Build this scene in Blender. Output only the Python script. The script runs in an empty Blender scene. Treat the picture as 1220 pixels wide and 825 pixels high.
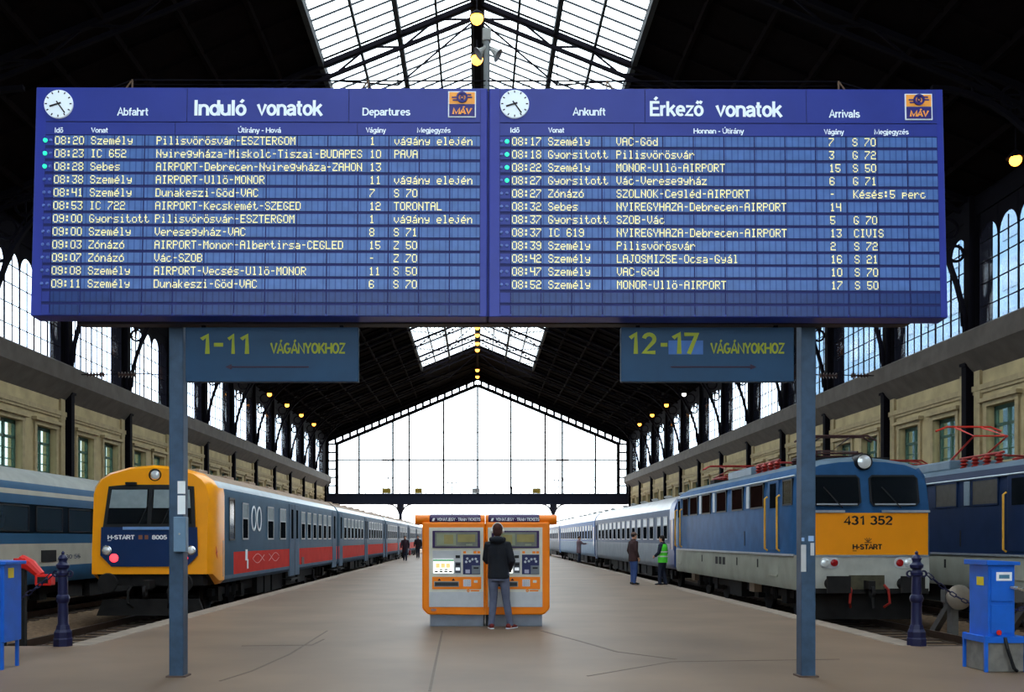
import bpy, bmesh, math, random
from math import sin, cos, pi, radians as R
from mathutils import Vector, Matrix, Euler
random.seed(7)
SC = bpy.context.scene
COL = SC.collection

# ------------------------------------------------------------------ camera, sky, exposure
F, CX, CY, EYE = 1200.0, 569.0, 642.0, 1.55      # focal length in px, vanishing point, eye height
cam_d = bpy.data.cameras.new('camera'); cam = bpy.data.objects.new('camera', cam_d); COL.objects.link(cam)
cam.location = (0, 0, EYE); cam.rotation_euler = (R(90), 0, 0)
cam_d.sensor_width = 36; cam_d.lens = 36 * F / 1220
cam_d.shift_x = (610 - CX) / 1220; cam_d.shift_y = (CY - 412.5) / 1220
cam_d.clip_end = 2000; cam_d.clip_start = .1
SC.camera = cam
wd = bpy.data.worlds.new('overcast'); SC.world = wd; wd.use_nodes = True
bg = wd.node_tree.nodes['Background']; bg.inputs[0].default_value = (.95, .98, 1, 1); bg.inputs[1].default_value = 4.0
SC.view_settings.view_transform = 'Standard'; SC.view_settings.look = 'None'
SC.view_settings.gamma = 1; SC.view_settings.use_curve_mapping = False
SC.view_settings.exposure = 0.72

# ------------------------------------------------------------------ helpers
def lin(c):
    c = c / 255.0
    return c / 12.92 if c <= .04045 else ((c + .055) / 1.055) ** 2.4
MATS = {}
def mat(name, rgb, rough=.5, metal=0, noise=.12, scale=6, bump=0, emit=0, coat=0, spec=.3):
    if name in MATS: return MATS[name]
    m = bpy.data.materials.new(name); m.use_nodes = True; MATS[name] = m
    nt = m.node_tree; b = nt.nodes['Principled BSDF']
    c = tuple(lin(x) for x in rgb)
    b.inputs['Roughness'].default_value = rough; b.inputs['Metallic'].default_value = metal
    b.inputs['Specular IOR Level'].default_value = spec
    if coat: b.inputs['Coat Weight'].default_value = coat
    tc = nt.nodes.new('ShaderNodeTexCoord')
    n = nt.nodes.new('ShaderNodeTexNoise'); n.inputs['Scale'].default_value = scale; n.inputs['Detail'].default_value = 6
    nt.links.new(tc.outputs['Object'], n.inputs['Vector'])
    r = nt.nodes.new('ShaderNodeValToRGB')
    r.color_ramp.elements[0].position = .3; r.color_ramp.elements[1].position = .7
    r.color_ramp.elements[0].color = tuple(x * (1 - noise) for x in c) + (1,)
    r.color_ramp.elements[1].color = tuple(min(1, x * (1 + noise)) for x in c) + (1,)
    nt.links.new(n.outputs['Fac'], r.inputs['Fac']); nt.links.new(r.outputs['Color'], b.inputs['Base Color'])
    if bump:
        bp = nt.nodes.new('ShaderNodeBump'); bp.inputs['Strength'].default_value = bump; bp.inputs['Distance'].default_value = .02
        nt.links.new(n.outputs['Fac'], bp.inputs['Height']); nt.links.new(bp.outputs['Normal'], b.inputs['Normal'])
    if emit:
        b.inputs['Emission Color'].default_value = c + (1,); b.inputs['Emission Strength'].default_value = emit
    return m
def glass(name, tint, gloss=.08, rough=.05):
    m = bpy.data.materials.new(name); m.use_nodes = True; nt = m.node_tree; nt.nodes.clear()
    o = nt.nodes.new('ShaderNodeOutputMaterial'); mx = nt.nodes.new('ShaderNodeMixShader'); mx.inputs[0].default_value = gloss
    t = nt.nodes.new('ShaderNodeBsdfTransparent'); g = nt.nodes.new('ShaderNodeBsdfGlossy'); g.inputs['Roughness'].default_value = rough
    n = nt.nodes.new('ShaderNodeTexNoise'); n.inputs['Scale'].default_value = .8
    tc = nt.nodes.new('ShaderNodeTexCoord'); nt.links.new(tc.outputs['Object'], n.inputs['Vector'])
    r = nt.nodes.new('ShaderNodeValToRGB')
    r.color_ramp.elements[0].color = tuple(x * .88 for x in tint) + (1,); r.color_ramp.elements[1].color = tuple(tint) + (1,)
    nt.links.new(n.outputs['Fac'], r.inputs['Fac']); nt.links.new(r.outputs['Color'], t.inputs['Color'])
    nt.links.new(t.outputs[0], mx.inputs[1]); nt.links.new(g.outputs[0], mx.inputs[2]); nt.links.new(mx.outputs[0], o.inputs[0])
    return m

# a plain grotesque lettering drawn as pen strokes: cap height 7, x-height 5
def _arc(cx, cy, rx, ry, a0, a1, n=9): return [(cx + rx * cos(R(a0 + (a1 - a0) * i / n)), cy + ry * sin(R(a0 + (a1 - a0) * i / n))) for i in range(n + 1)]
_o = _arc(2.1, 2.55, 1.5, 2.05, 90, 450, 20)
_O = _arc(2.6, 3.5, 2.0, 3.0, 90, 450, 22)
_n = [[(.6, 0), (.6, 5.1)], [(.6, 2.8)] + _arc(2.05, 3.1, 1.45, 1.5, 170, 0) + [(3.5, 0)]]
_S = _arc(2.2, 5.0, 1.6, 1.5, 20, 270) + _arc(2.2, 2.0, 1.7, 1.5, 90, -160)
_s = _arc(1.9, 3.65, 1.3, .95, 20, 250, 7) + _arc(1.9, 1.55, 1.4, 1.05, 80, -160, 7)
G = {
 'A': (5, [[(.3, 0), (2.5, 7), (4.7, 0)], [(1.2, 2.3), (3.8, 2.3)]]), 'D': (5.2, [[(.6, .5), (.6, 6.5)] + _arc(2.5, 3.5, 2.1, 3, 90, -90) + [(.6, .5)]]),
 'C': (5, [_arc(2.6, 3.5, 2.0, 3.0, 45, 315, 16)]), 'E': (4.4, [[(4.1, 6.5), (.6, 6.5), (.6, .5), (4.2, .5)], [(.6, 3.6), (3.8, 3.6)]]), 'G': (5.4, [_arc(2.6, 3.5, 2.0, 3.0, 50, 350, 16) + [(4.6, 3.2), (2.8, 3.2)]]),
 'H': (5.2, [[(.6, 0), (.6, 7)], [(4.6, 0), (4.6, 7)], [(.6, 3.6), (4.6, 3.6)]]), 'I': (1.9, [[(.95, 0), (.95, 7)]]), 'J': (4.2, [[(3.5, 7), (3.5, 2)] + _arc(2, 2, 1.5, 1.5, 0, -180)]),
 'K': (5, [[(.6, 0), (.6, 7)], [(4.4, 7), (.8, 2.6)], [(2.0, 4.0), (4.6, 0)]]), 'M': (6.2, [[(.6, 0), (.6, 6.9), (3.1, .8), (5.6, 6.9), (5.6, 0)]]), 'N': (5.2, [[(.6, 0), (.6, 6.6), (4.6, .4), (4.6, 7)]]),
 'O': (5.2, [_O]), 'R': (5, [[(.6, 0), (.6, 6.5), (2.6, 6.5)] + _arc(2.7, 4.95, 1.5, 1.55, 90, -90) + [(.6, 3.4)], [(2.7, 3.4), (4.4, 0)]]), 'S': (4.6, [_S]), 'T': (4.8, [[(.2, 6.5), (4.6, 6.5)], [(2.4, 6.5), (2.4, 0)]]),
 'U': (5.2, [[(.6, 7), (.6, 2.4)] + _arc(2.6, 2.4, 2, 1.9, 180, 360) + [(4.6, 7)]]), 'V': (4.8, [[(.3, 7), (2.4, .55), (4.5, 7)]]), 'Y': (4.8, [[(.3, 7), (2.4, 3.2), (4.5, 7)], [(2.4, 3.2), (2.4, 0)]]), 'Z': (4.6, [[(.4, 6.5), (4.1, 6.5), (.4, .5), (4.3, .5)]]),
 'a': (4, [_arc(1.9, 3.2, 1.4, 1.4, 160, 0, 8) + [(3.3, 0)], [(3.3, 2.9), (1.7, 2.7)] + _arc(1.7, 1.55, 1.2, 1.1, 100, 270, 7) + [(3.3, 1.4)]]), 'b': (4.2, [[(.6, 0), (.6, 7)], _o]), 'd': (4.2, [[(3.6, 0), (3.6, 7)], _o]),
 'e': (4.1, [[(.7, 2.6), (3.55, 2.6)] + _arc(2.1, 2.55, 1.5, 2.05, 0, 310, 16)]), 'f': (2.6, [_arc(2.2, 5.4, 1.1, 1.2, 90, 180, 5) + [(1.1, 0)], [(.1, 4.6), (2.4, 4.6)]]), 'g': (4.2, [_o, [(3.6, 5.1), (3.6, -.2)] + _arc(2.1, -.2, 1.5, 1.3, 0, -160, 7)]),
 'h': (4.1, [[(.6, 0), (.6, 7)], _n[1]]), 'i': (1.8, [[(.9, 0), (.9, 5.1)], [(.9, 6), (.9, 7)]]), 'j': (1.9, [[(.9, 5.1), (.9, -.6)] + _arc(.1, -.6, .8, .9, 0, -80, 4), [(.9, 6), (.9, 7)]]), 'k': (4, [[(.6, 0), (.6, 7)], [(3.5, 5.1), (.8, 2.1)], [(1.7, 3.0), (3.7, 0)]]),
 'l': (1.8, [[(.9, 0), (.9, 7)]]), 'm': (6.2, [_n[0], [(.6, 2.8)] + _arc(1.85, 3.3, 1.25, 1.3, 170, 0) + [(3.1, 0)], [(3.1, 2.8)] + _arc(4.35, 3.3, 1.25, 1.3, 170, 0) + [(5.6, 0)]]), 'n': (4.1, _n), 'o': (4.2, [_o]), 'p': (4.2, [[(.6, -2), (.6, 5.1)], _o]),
 'r': (2.7, [[(.6, 0), (.6, 5.1)], [(.6, 2.8)] + _arc(2.2, 3.1, 1.6, 1.5, 170, 85, 5)]), 's': (3.8, [_s]), 't': (2.6, [[(1.1, 6.6), (1.1, 1.6)] + _arc(2.1, 1.5, 1, 1.0, 180, 280, 5), [(.1, 4.6), (2.4, 4.6)]]), 'u': (4.1, [[(3.5, 5.1), (3.5, 0)], [(.6, 5.1), (.6, 2)] + _arc(2.05, 2, 1.45, 1.5, 180, 350, 8)]),
 'v': (3.8, [[(.3, 5.1), (1.9, .55), (3.5, 5.1)]]), 'y': (3.8, [[(.3, 5.1), (2.0, .3)], [(3.6, 5.1), (1.6, -1.6), (.5, -1.6)]]), 'z': (3.7, [[(.4, 4.6), (3.2, 4.6), (.4, .5), (3.4, .5)]]),
 '0': (4.6, [_arc(2.3, 3.5, 1.7, 3.0, 90, 450, 20)]), '1': (4.6, [[(1.0, 5.3), (2.6, 6.6), (2.6, 0)]]), '2': (4.6, [_arc(2.2, 4.9, 1.6, 1.6, 170, -40, 10) + [(.6, .5), (4.1, .5)]]), '3': (4.6, [_arc(2.1, 5.0, 1.5, 1.5, 160, -80, 10), _arc(2.1, 2.05, 1.7, 1.55, 85, -165, 10)]),
 '4': (4.6, [[(3.2, 0), (3.2, 6.6), (.5, 2.0), (4.3, 2.0)]]), '5': (4.6, [[(3.8, 6.5), (1.1, 6.5), (.8, 3.6)] + _arc(2.1, 2.35, 1.7, 1.85, 110, -160, 10)]), '7': (4.6, [[(.5, 6.5), (4.0, 6.5), (1.8, 0)]]), '8': (4.6, [_arc(2.3, 5.1, 1.4, 1.4, 90, 450, 14), _arc(2.3, 2.1, 1.7, 1.6, 90, 450, 14)]),
 '-': (2.8, [[(.3, 2.9), (2.5, 2.9)]]), '\u00b7': (1.8, [[(.5, 3.5), (1.3, 3.5)]]), ' ': (2.2, [])}
for k, b in {'Á': 'A', 'É': 'E', 'Ú': 'U', 'á': 'a', 'é': 'e', 'ó': 'o', 'ő': 'o'}.items():
    w, st = G[b]; y = 7.7 if k.isupper() else 5.9; x = w / 2
    G[k] = (w, st + ([[(x - .1, y), (x + .9, y + 1.3)]] if k != 'ő' else [[(x - .8, y), (x - .1, y + 1.3)], [(x + .5, y), (x + 1.2, y + 1.3)]]))
def text_geo(s, bold):
    """Pen strokes of a line of writing as flat faces; bold is the pen's half width in cap heights / 7."""
    h = .36 + bold * 9; vs = []; fs = []; x = 0
    for ch in s:
        w, sts = G[ch]
        for st in sts:
            P = [(x + a, b) for a, b in st]; k = len(P)
            closed = abs(P[0][0] - P[-1][0]) + abs(P[0][1] - P[-1][1]) < 1e-6
            L = []
            for i in range(k):
                d0 = None; d1 = None
                if i > 0 or closed: q = P[i - 1] if i > 0 else P[-2]; d0 = Vector((P[i][0] - q[0], P[i][1] - q[1])).normalized()
                if i < k - 1 or closed: q = P[i + 1] if i < k - 1 else P[1]; d1 = Vector((q[0] - P[i][0], q[1] - P[i][1])).normalized()
                if d0 is None: d0 = d1
                if d1 is None: d1 = d0
                n = Vector((-(d0.y + d1.y), d0.x + d1.x)); n = n.normalized() if n.length > .05 else Vector((-d1.y, d1.x))
                c = max(.72, n.dot(Vector((-d1.y, d1.x)))); n *= h / c
                L.append(((P[i][0] + n.x, P[i][1] + n.y), (P[i][0] - n.x, P[i][1] - n.y)))
            o = len(vs)
            for a, b in L: vs += [a, b]
            fs += [(o + 2 * i, o + 2 * i + 1, o + 2 * i + 3, o + 2 * i + 2) for i in range(k - 1)]
        x += w
    return vs, fs

class MB:
    def __init__(s): s.v = []; s.f = []; s.m = []
    def add(s, vs, fs, mi=0):
        o = len(s.v); s.v += [tuple(v) for v in vs]
        for f in fs: s.f.append(tuple(i + o for i in f)); s.m.append(mi)
        return s
    def box(s, x0, x1, y0, y1, z0, z1, mi=0):
        return s.add([(x, y, z) for z in (z0, z1) for y in (y0, y1) for x in (x0, x1)],
            [(0, 2, 3, 1), (4, 5, 7, 6), (0, 1, 5, 4), (2, 6, 7, 3), (0, 4, 6, 2), (1, 3, 7, 5)], mi)
    def cbox(s, c, d, mi=0):
        return s.box(c[0]-d[0]/2, c[0]+d[0]/2, c[1]-d[1]/2, c[1]+d[1]/2, c[2]-d[2]/2, c[2]+d[2]/2, mi)
    def bar(s, p, q, w, h=None, mi=0, up=(0, 0, 1)):
        p = Vector(p); q = Vector(q); h = h or w; d = (q - p).normalized(); up = Vector(up)
        if abs(d.dot(up)) > .98: up = Vector((0, 1, 0))
        a = d.cross(up).normalized() * w / 2; b = a.cross(d).normalized() * h / 2
        vs = [c + i * a + j * b for c in (p, q) for i, j in ((-1, -1), (1, -1), (1, 1), (-1, 1))]
        return s.add(vs, [(3, 2, 1, 0), (4, 5, 6, 7), (0, 1, 5, 4), (1, 2, 6, 5), (2, 3, 7, 6), (3, 0, 4, 7)], mi)
    def tube(s, pts, r, n=8, mi=0, ry=None, side=None):
        pts = [Vector(p) for p in pts]; k = len(pts)
        rs = r if isinstance(r, (list, tuple)) else [r] * k
        rys = ry if ry is not None else rs
        vs = []; a = None
        for i, p in enumerate(pts):
            d = (pts[min(i + 1, k - 1)] - pts[max(i - 1, 0)])
            d = d.normalized() if d.length > 1e-9 else Vector((0, 0, 1))
            if side is not None: a0 = Vector(side)
            elif a is None: a0 = Vector((1, 0, 0)) if abs(d.x) < .9 else Vector((0, 1, 0))
            else: a0 = a
            a = (a0 - d * a0.dot(d)).normalized(); b = d.cross(a)
            for j in range(n):
                t = 2 * pi * j / n
                vs.append(p + a * cos(t) * rs[i] + b * sin(t) * rys[i])
        fs = [(i * n + j, i * n + (j + 1) % n, (i + 1) * n + (j + 1) % n, (i + 1) * n + j) for i in range(k - 1) for j in range(n)]
        fs += [tuple(range(n))[::-1], tuple((k - 1) * n + j for j in range(n))]
        return s.add(vs, fs, mi)
    def lathe(s, prof, c=(0, 0, 0), n=16, axis='z', mi=0):
        vs = []
        for r, h in prof:
            for j in range(n):
                t = 2 * pi * j / n; a, b = r * cos(t), r * sin(t)
                p = {'z': (a, b, h), 'y': (a, h, b), 'x': (h, a, b)}[axis]
                vs.append((c[0] + p[0], c[1] + p[1], c[2] + p[2]))
        k = len(prof)
        fs = [(i * n + j, i * n + (j + 1) % n, (i + 1) * n + (j + 1) % n, (i + 1) * n + j) for i in range(k - 1) for j in range(n)]
        fs += [tuple(range(n))[::-1], tuple((k - 1) * n + j for j in range(n))]
        return s.add(vs, fs, mi)
    def prism(s, poly, a, b, axis='y', mi=0, fn=None):
        n = len(poly); vs = []
        for t in (a, b):
            for p, q in poly:
                vs.append(fn(p, q, t) if fn else {'y': (p, t, q), 'x': (t, p, q), 'z': (p, q, t)}[axis])
        return s.add(vs, [tuple(range(n)), tuple(range(2 * n - 1, n - 1, -1))] + [(i, i + n, (i + 1) % n + n, (i + 1) % n) for i in range(n)], mi)
    def ell(s, c, r, n=14, m=9, mi=0):
        vs = [(c[0], c[1], c[2] - r[2])]
        for i in range(1, m):
            t = -pi / 2 + pi * i / m
            for j in range(n):
                u = 2 * pi * j / n
                vs.append((c[0] + r[0] * cos(t) * cos(u), c[1] + r[1] * cos(t) * sin(u), c[2] + r[2] * sin(t)))
        vs.append((c[0], c[1], c[2] + r[2]))
        fs = [(0, 1 + (j + 1) % n, 1 + j) for j in range(n)]
        for i in range(m - 2):
            for j in range(n):
                fs.append((1 + i * n + j, 1 + i * n + (j + 1) % n, 1 + (i + 1) * n + (j + 1) % n, 1 + (i + 1) * n + j))
        e = len(vs) - 1
        fs += [(e, 1 + (m - 2) * n + j, 1 + (m - 2) * n + (j + 1) % n) for j in range(n)]
        return s.add(vs, fs, mi)
    def ring(s, c, r, t, n=16, axis='y', mi=0):
        # torus ring with square-ish tube
        prof = [(r - t, -t), (r + t, -t), (r + t, t), (r - t, t), (r - t, -t)]
        vs = []
        for a, h in prof[:4]:
            for j in range(n):
                u = 2 * pi * j / n; x, y = a * cos(u), a * sin(u)
                p = {'z': (x, y, h), 'y': (x, h, y), 'x': (h, x, y)}[axis]
                vs.append((c[0] + p[0], c[1] + p[1], c[2] + p[2]))
        fs = [(i * n + j, i * n + (j + 1) % n, ((i + 1) % 4) * n + (j + 1) % n, ((i + 1) % 4) * n + j) for i in range(4) for j in range(n)]
        return s.add(vs, fs, mi)
    def text(s, t, x0, x1, zb, cap, fn, mi=0, bold=0.0, shear=0.0):
        v, f = text_geo(t, bold)
        if not v: return s
        ch = 7.0; mn = min(p[0] for p in v); mx = max(p[0] for p in v)
        k = (x1 - x0) / (mx - mn)
        return s.add([fn(x0 + (a - mn) * k + shear * b * cap / ch, zb + b * cap / ch) for a, b in v], f, mi)
    def build(s, name, mats, parent=None, bevel=0, smooth=False, loc=None, rot=None):
        if not isinstance(mats, (list, tuple)): mats = [mats]
        me = bpy.data.meshes.new(name); me.from_pydata(s.v, [], s.f)
        for m in mats: me.materials.append(m)
        if len(mats) > 1: me.polygons.foreach_set('material_index', s.m)
        me.update()
        if smooth:
            me.shade_smooth(); me.set_sharp_from_angle(angle=R(38))
        o = bpy.data.objects.new(name, me); COL.objects.link(o)
        if parent: o.parent = parent
        if loc: o.location = loc
        if rot: o.rotation_euler = rot
        if bevel:
            b = o.modifiers.new('bevel', 'BEVEL'); b.width = bevel; b.segments = 2; b.limit_method = 'ANGLE'; b.angle_limit = R(40)
        return o
def thing(name, label, cat, loc=(0, 0, 0), rot=(0, 0, 0), group=None):
    o = bpy.data.objects.new(name, None); COL.objects.link(o); o.location = loc; o.rotation_euler = rot
    o.empty_display_size = .1
    return tag(o, label, cat, group)
def tag(o, label, cat, group=None):
    o['label'] = label; o['category'] = cat
    if group: o['group'] = group
    return o
def struct(o): o['kind'] = 'structure'; return o
def copy_tree(o, parent=None):
    c = o.copy(); COL.objects.link(c)
    if parent: c.parent = parent
    for ch in [x for x in SC.objects if x.parent == o]: copy_tree(ch, c)
    return c
def W(px, py, Y): return ((px - CX) * Y / F, Y, EYE + (CY - py) * Y / F)

# ------------------------------------------------------------------ materials
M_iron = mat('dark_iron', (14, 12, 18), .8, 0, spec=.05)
M_irong = mat('grey_green_iron', (34, 38, 42), .7, 0, spec=.2)
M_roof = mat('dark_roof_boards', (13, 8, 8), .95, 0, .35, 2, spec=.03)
M_stone = mat('tan_render', (176, 158, 118), .9, 0, .18, 1.2, .1)
M_stone2 = mat('tan_moulding', (166, 148, 112), .85, 0, .15, 3)
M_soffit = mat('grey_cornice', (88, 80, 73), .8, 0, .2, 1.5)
M_green = mat('green_window_paint', (70, 98, 84), .6)
M_glass = glass('window_glass', (.8, .88, .93))
M_glassl = glass('side_glass', (.72, .8, .88), .05, .1)
M_glassm = glass('dirty_side_glass', (.46, .55, .54), .06, .15)
M_glassd = mat('dark_train_glass', (18, 22, 26), .08, 0, .2, 2, spec=.5)
M_asph = mat('asphalt', (114, 94, 76), .5, 0, .24, .5, .05)
M_cop = mat('coping_stone', (128, 114, 100), .7, 0, .2, 4, .05)
M_seam = mat('tar_seam', (94, 79, 67), .6)
M_ball = mat('ballast', (112, 90, 68), .95, 0, .6, 9, 1.0)
M_rail = mat('rail_steel', (92, 76, 66), .35, .8)
M_sleep = mat('sleeper', (58, 46, 38), .9)
M_blue = mat('board_blue', (42, 56, 142), .4, 0, .06, 3)
M_bluef = mat('board_frame_blue', (44, 56, 150), .35, 0, .05, 3)
M_line = mat('board_joint', (26, 32, 96), .6)
M_white = mat('white_paint', (236, 240, 244), .5, 0, .03)
M_whitel = mat('white_added_glow', (226, 238, 248), .5, 0, .02, 6, emit=.12)  # faint glow added to brighten the board lettering and clock dials
M_black = mat('black_paint', (14, 14, 18), .5)
M_post = mat('post_blue_grey', (56, 78, 102), .45, .1, .25, 7)
M_teal = mat('sign_teal', (14, 58, 92), .5, 0, .1, 3)
M_tealp = mat('sign_patch', (60, 104, 170), .5)
M_yel = mat('sign_yellow', (146, 156, 28), .5, 0, .1, 9)
M_arrow = mat('arrow_dark', (48, 30, 52), .6)
M_dark = mat('underframe_dark', (26, 24, 24), .8, .1, .3, 5)
M_orange = mat('orange_plastic', (255, 132, 0), .35, 0, .05, 4)
M_purple = mat('purple_cap', (48, 22, 78), .35)
M_grey = mat('grey_panel', (192, 193, 195), .5, 0, .06)
M_cream = mat('cream_panel', (216, 212, 196), .5, 0, .05)
M_chrome = mat('bright_metal', (200, 204, 208), .2, .9)
M_navy = mat('bollard_navy', (22, 24, 62), .4, .1)
M_cab = mat('cabinet_blue', (22, 96, 200), .4, 0, .1, 5)
M_conc = mat('concrete', (120, 116, 110), .9, 0, .25, 8, .1)
M_red = mat('red_paint', (204, 32, 24), .45)
M_yst = mat('yellow_sticker', (232, 204, 40), .5)
M_skin = mat('skin', (206, 150, 122), .6, 0, .05)
# ------------------------------------------------------------------ the hall
WX, YE, Y0 = 21.1, 140.3, -13.0                 # half width, end wall, street front
BAY = 8.66
COLS = [34.3 + BAY * k for k in range(-4, 13)]   # columns and trusses, up to 138.2
def rz(x): return 24.6 - .405 * abs(x)
SKX, SKY1 = 6.66, 120.9

# ground, platform, head platform, side platforms
struct(MB().box(-60, 60, 14.5, 420, -1.0, -.55).build('ground', M_ball))
pl = MB().box(-22, 22, Y0 - 20, 14.5, -.9, 0).box(-5.95, 6.45, 14.5, 175, -.9, 0)
fl = struct(pl.build('floor', M_asph))
sm = MB()
def strip(pts, w):
    for a, b in zip(pts[:-1], pts[1:]):
        sm.bar((a[0], a[1], .0005), (b[0], b[1], .0005), w, .004)
def fp(px, py): Y = EYE * F / (py - CY); return ((px - CX) * Y / F, Y)
strip([fp(*p) for p in ((645, 752), (690, 764), (735, 777), (805, 786))], .05)
strip([fp(*p) for p in ((527, 752), (519, 790), (512, 824))], .03)
strip([fp(*p) for p in ((390, 752), (345, 780), (300, 800), (262, 812))], .03)
strip([fp(*p) for p in ((288, 770), (372, 769))], .06)
strip([fp(*p) for p in ((372, 769), (386, 762))], .03)
strip([fp(*p) for p in ((700, 806), (800, 789), (1000, 786))], .03)
struct(sm.build('trim_3', M_seam, fl))
for i, (a, b) in enumerate(((-5.96, -5.6), (6.1, 6.46))):
    m = MB(); y = 14.52
    while y < 175:
        m.box(a, b, y, y + 1.98, -.3, .006); y += 2.0
    struct(m.build('trim_%d' % (i + 1), M_cop, bevel=.01))
struct(MB().box(-WX, -15.4, 14.5, 175, -.9, 0).build('floor_left', M_asph))
struct(MB().box(16.2, WX, 14.5, 175, -.9, 0).build('floor_right', M_asph))
TR = {'a': -7.82, 'b': -12.5, 'c': 8.80, 'd': 13.5}
for k, x in TR.items():
    m = MB()
    for s in (-.75, .75):
        m.box(x + s - .035, x + s + .035, 15.5, 300, -.44, -.38, 0).box(x + s - .07, x + s + .07, 15.5, 300, -.55, -.535, 0).box(x + s - .012, x + s + .012, 15.5, 300, -.54, -.43, 0)
    y = 15.7
    while y < 60:
        m.box(x - 1.25, x + 1.25, y, y + .24, -.62, -.525, 1); y += .62
    struct(m.build('railway_track', [M_rail, M_sleep]))

# ceiling: two boarded slopes beside the skylight, the closed part beyond it, purlins
for sgn, nm in ((-1, 'ceiling_left'), (1, 'ceiling_right')):
    m = MB()
    def slab(xa, xb, ya, yb):
        m.add([(sgn * x, y, rz(x) + dz) for dz in (0, .25) for y in (ya, yb) for x in (xa, xb)],
              [(0, 1, 3, 2), (4, 6, 7, 5), (0, 4, 5, 1), (2, 3, 7, 6), (0, 2, 6, 4), (1, 5, 7, 3)], 0)
    slab(SKX, 22.5, Y0, YE + 1); slab(0, SKX, SKY1, YE + 1)
    for x in (8.4, 10.6, 12.8, 15, 17.2, 19.4):
        m.bar((sgn * x, Y0, rz(x) - .12), (sgn * x, YE, rz(x) - .12), .16, .26)
    y = Y0 + 2
    while y < YE:
        m.bar((sgn * SKX, y, rz(SKX) - .06), (sgn * 21, y, rz(21) - .06), .1, .12); y += BAY / 4
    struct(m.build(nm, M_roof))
# skylight bays
wn = 60
yb = [34.3 + BAY * k for k in range(-5, 11)] + [SKY1]
for ya, yc in zip(yb[:-1], yb[1:]):
    for sgn in (-1, 1):
        m = MB(); g = MB()
        n = 11
        for i in range(n + 1):
            y = ya + (yc - ya) * i / n
            m.bar((sgn * .2, y, rz(.2) + .08), (sgn * SKX, y, rz(SKX) + .08), .03, .08)
        for x, w, h in ((.15, .3, .3), (1.75, .1, .18), (3.35, .2, .34), (5.0, .1, .18), (SKX, .22, .4)):
            m.bar((sgn * x, ya, rz(x) - .06), (sgn * x, yc, rz(x) - .06), w, h)
        o = struct(m.build('window_%d' % wn, M_irong)); wn += 1
        g.add([(sgn * x, y, rz(x) + .12) for y in (ya, yc) for x in (.1, SKX)], [(0, 1, 3, 2)])
        g.build('pane', M_glass, o)

# trusses
def truss(Y):
    m = MB()
    for s in (-1, 1):
        top = lambda x: (s * x, Y, rz(x) - .18)
        bot = lambda x: (s * x, Y, rz(x) - .78)
        m.bar(top(0), top(20.9), .2, .2); m.bar(bot(.3), bot(20.6), .14, .14)
        xs = [.3 + i * 1.45 for i in range(15)]
        for i in range(14):
            m.bar(top(xs[i]) if i % 2 else bot(xs[i]), bot(xs[i + 1]) if i % 2 else top(xs[i + 1]), .07, .07)
        # fine tie rods near the ridge
        m.bar((s * .1, Y, 23.7), (s * 3.4, Y, 20.9), .06); m.bar((s * 3.4, Y, 20.9), bot(SKX), .05); m.bar((s * 3.4, Y, 20.9), bot(3.4), .05)
        if Y > 135: continue
        # curved openwork bracket
        x0, a, b = 20.85, 5.4, 7.3
        P = [(s * (x0 - a * (1 - cos(t))), Y, 9.6 + b * sin(t)) for t in [pi / 2 * i / 12 for i in range(13)]]
        for p, q in zip(P[:-1], P[1:]): m.bar(p, q, .2, .16)
        Q = [(s * (x0 - .2 - (a + .5) * (1 - cos(t))), Y, 10.6 + (b - .1) * sin(t)) for t in [pi / 2 * i / 12 for i in range(13)]]
        for p, q in zip(Q[:-1], Q[1:]): m.bar(p, q, .07, .07)
        m.bar((s * 20.97, Y, 9.6), (s * 20.97, Y, rz(20.97)), .24, .5)
        for i in range(6, 12, 2):                        # struts from the curve back to column / rafter
            p = P[i]; zt = min(rz(20.5) - .3, p[2] + 2.2)
            m.bar(p, (s * 20.9, Y, zt), .06, .06)
            m.bar(p, (p[0] , Y, rz(abs(p[0])) - .8), .06, .06)
        for cx, cz, r in ((20.4, 13.7, .33), (20.05, 14.75, .42), (19.3, 15.75, .42), (18.2, 16.6, .36)):
            m.ring((s * cx, Y, cz), r, .05, 14)
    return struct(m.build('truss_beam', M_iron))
for y in COLS: truss(y)
struct(MB().box(-.15, .15, 5, YE, 24.15, 24.45).build('ridge_beam', M_iron))

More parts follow.
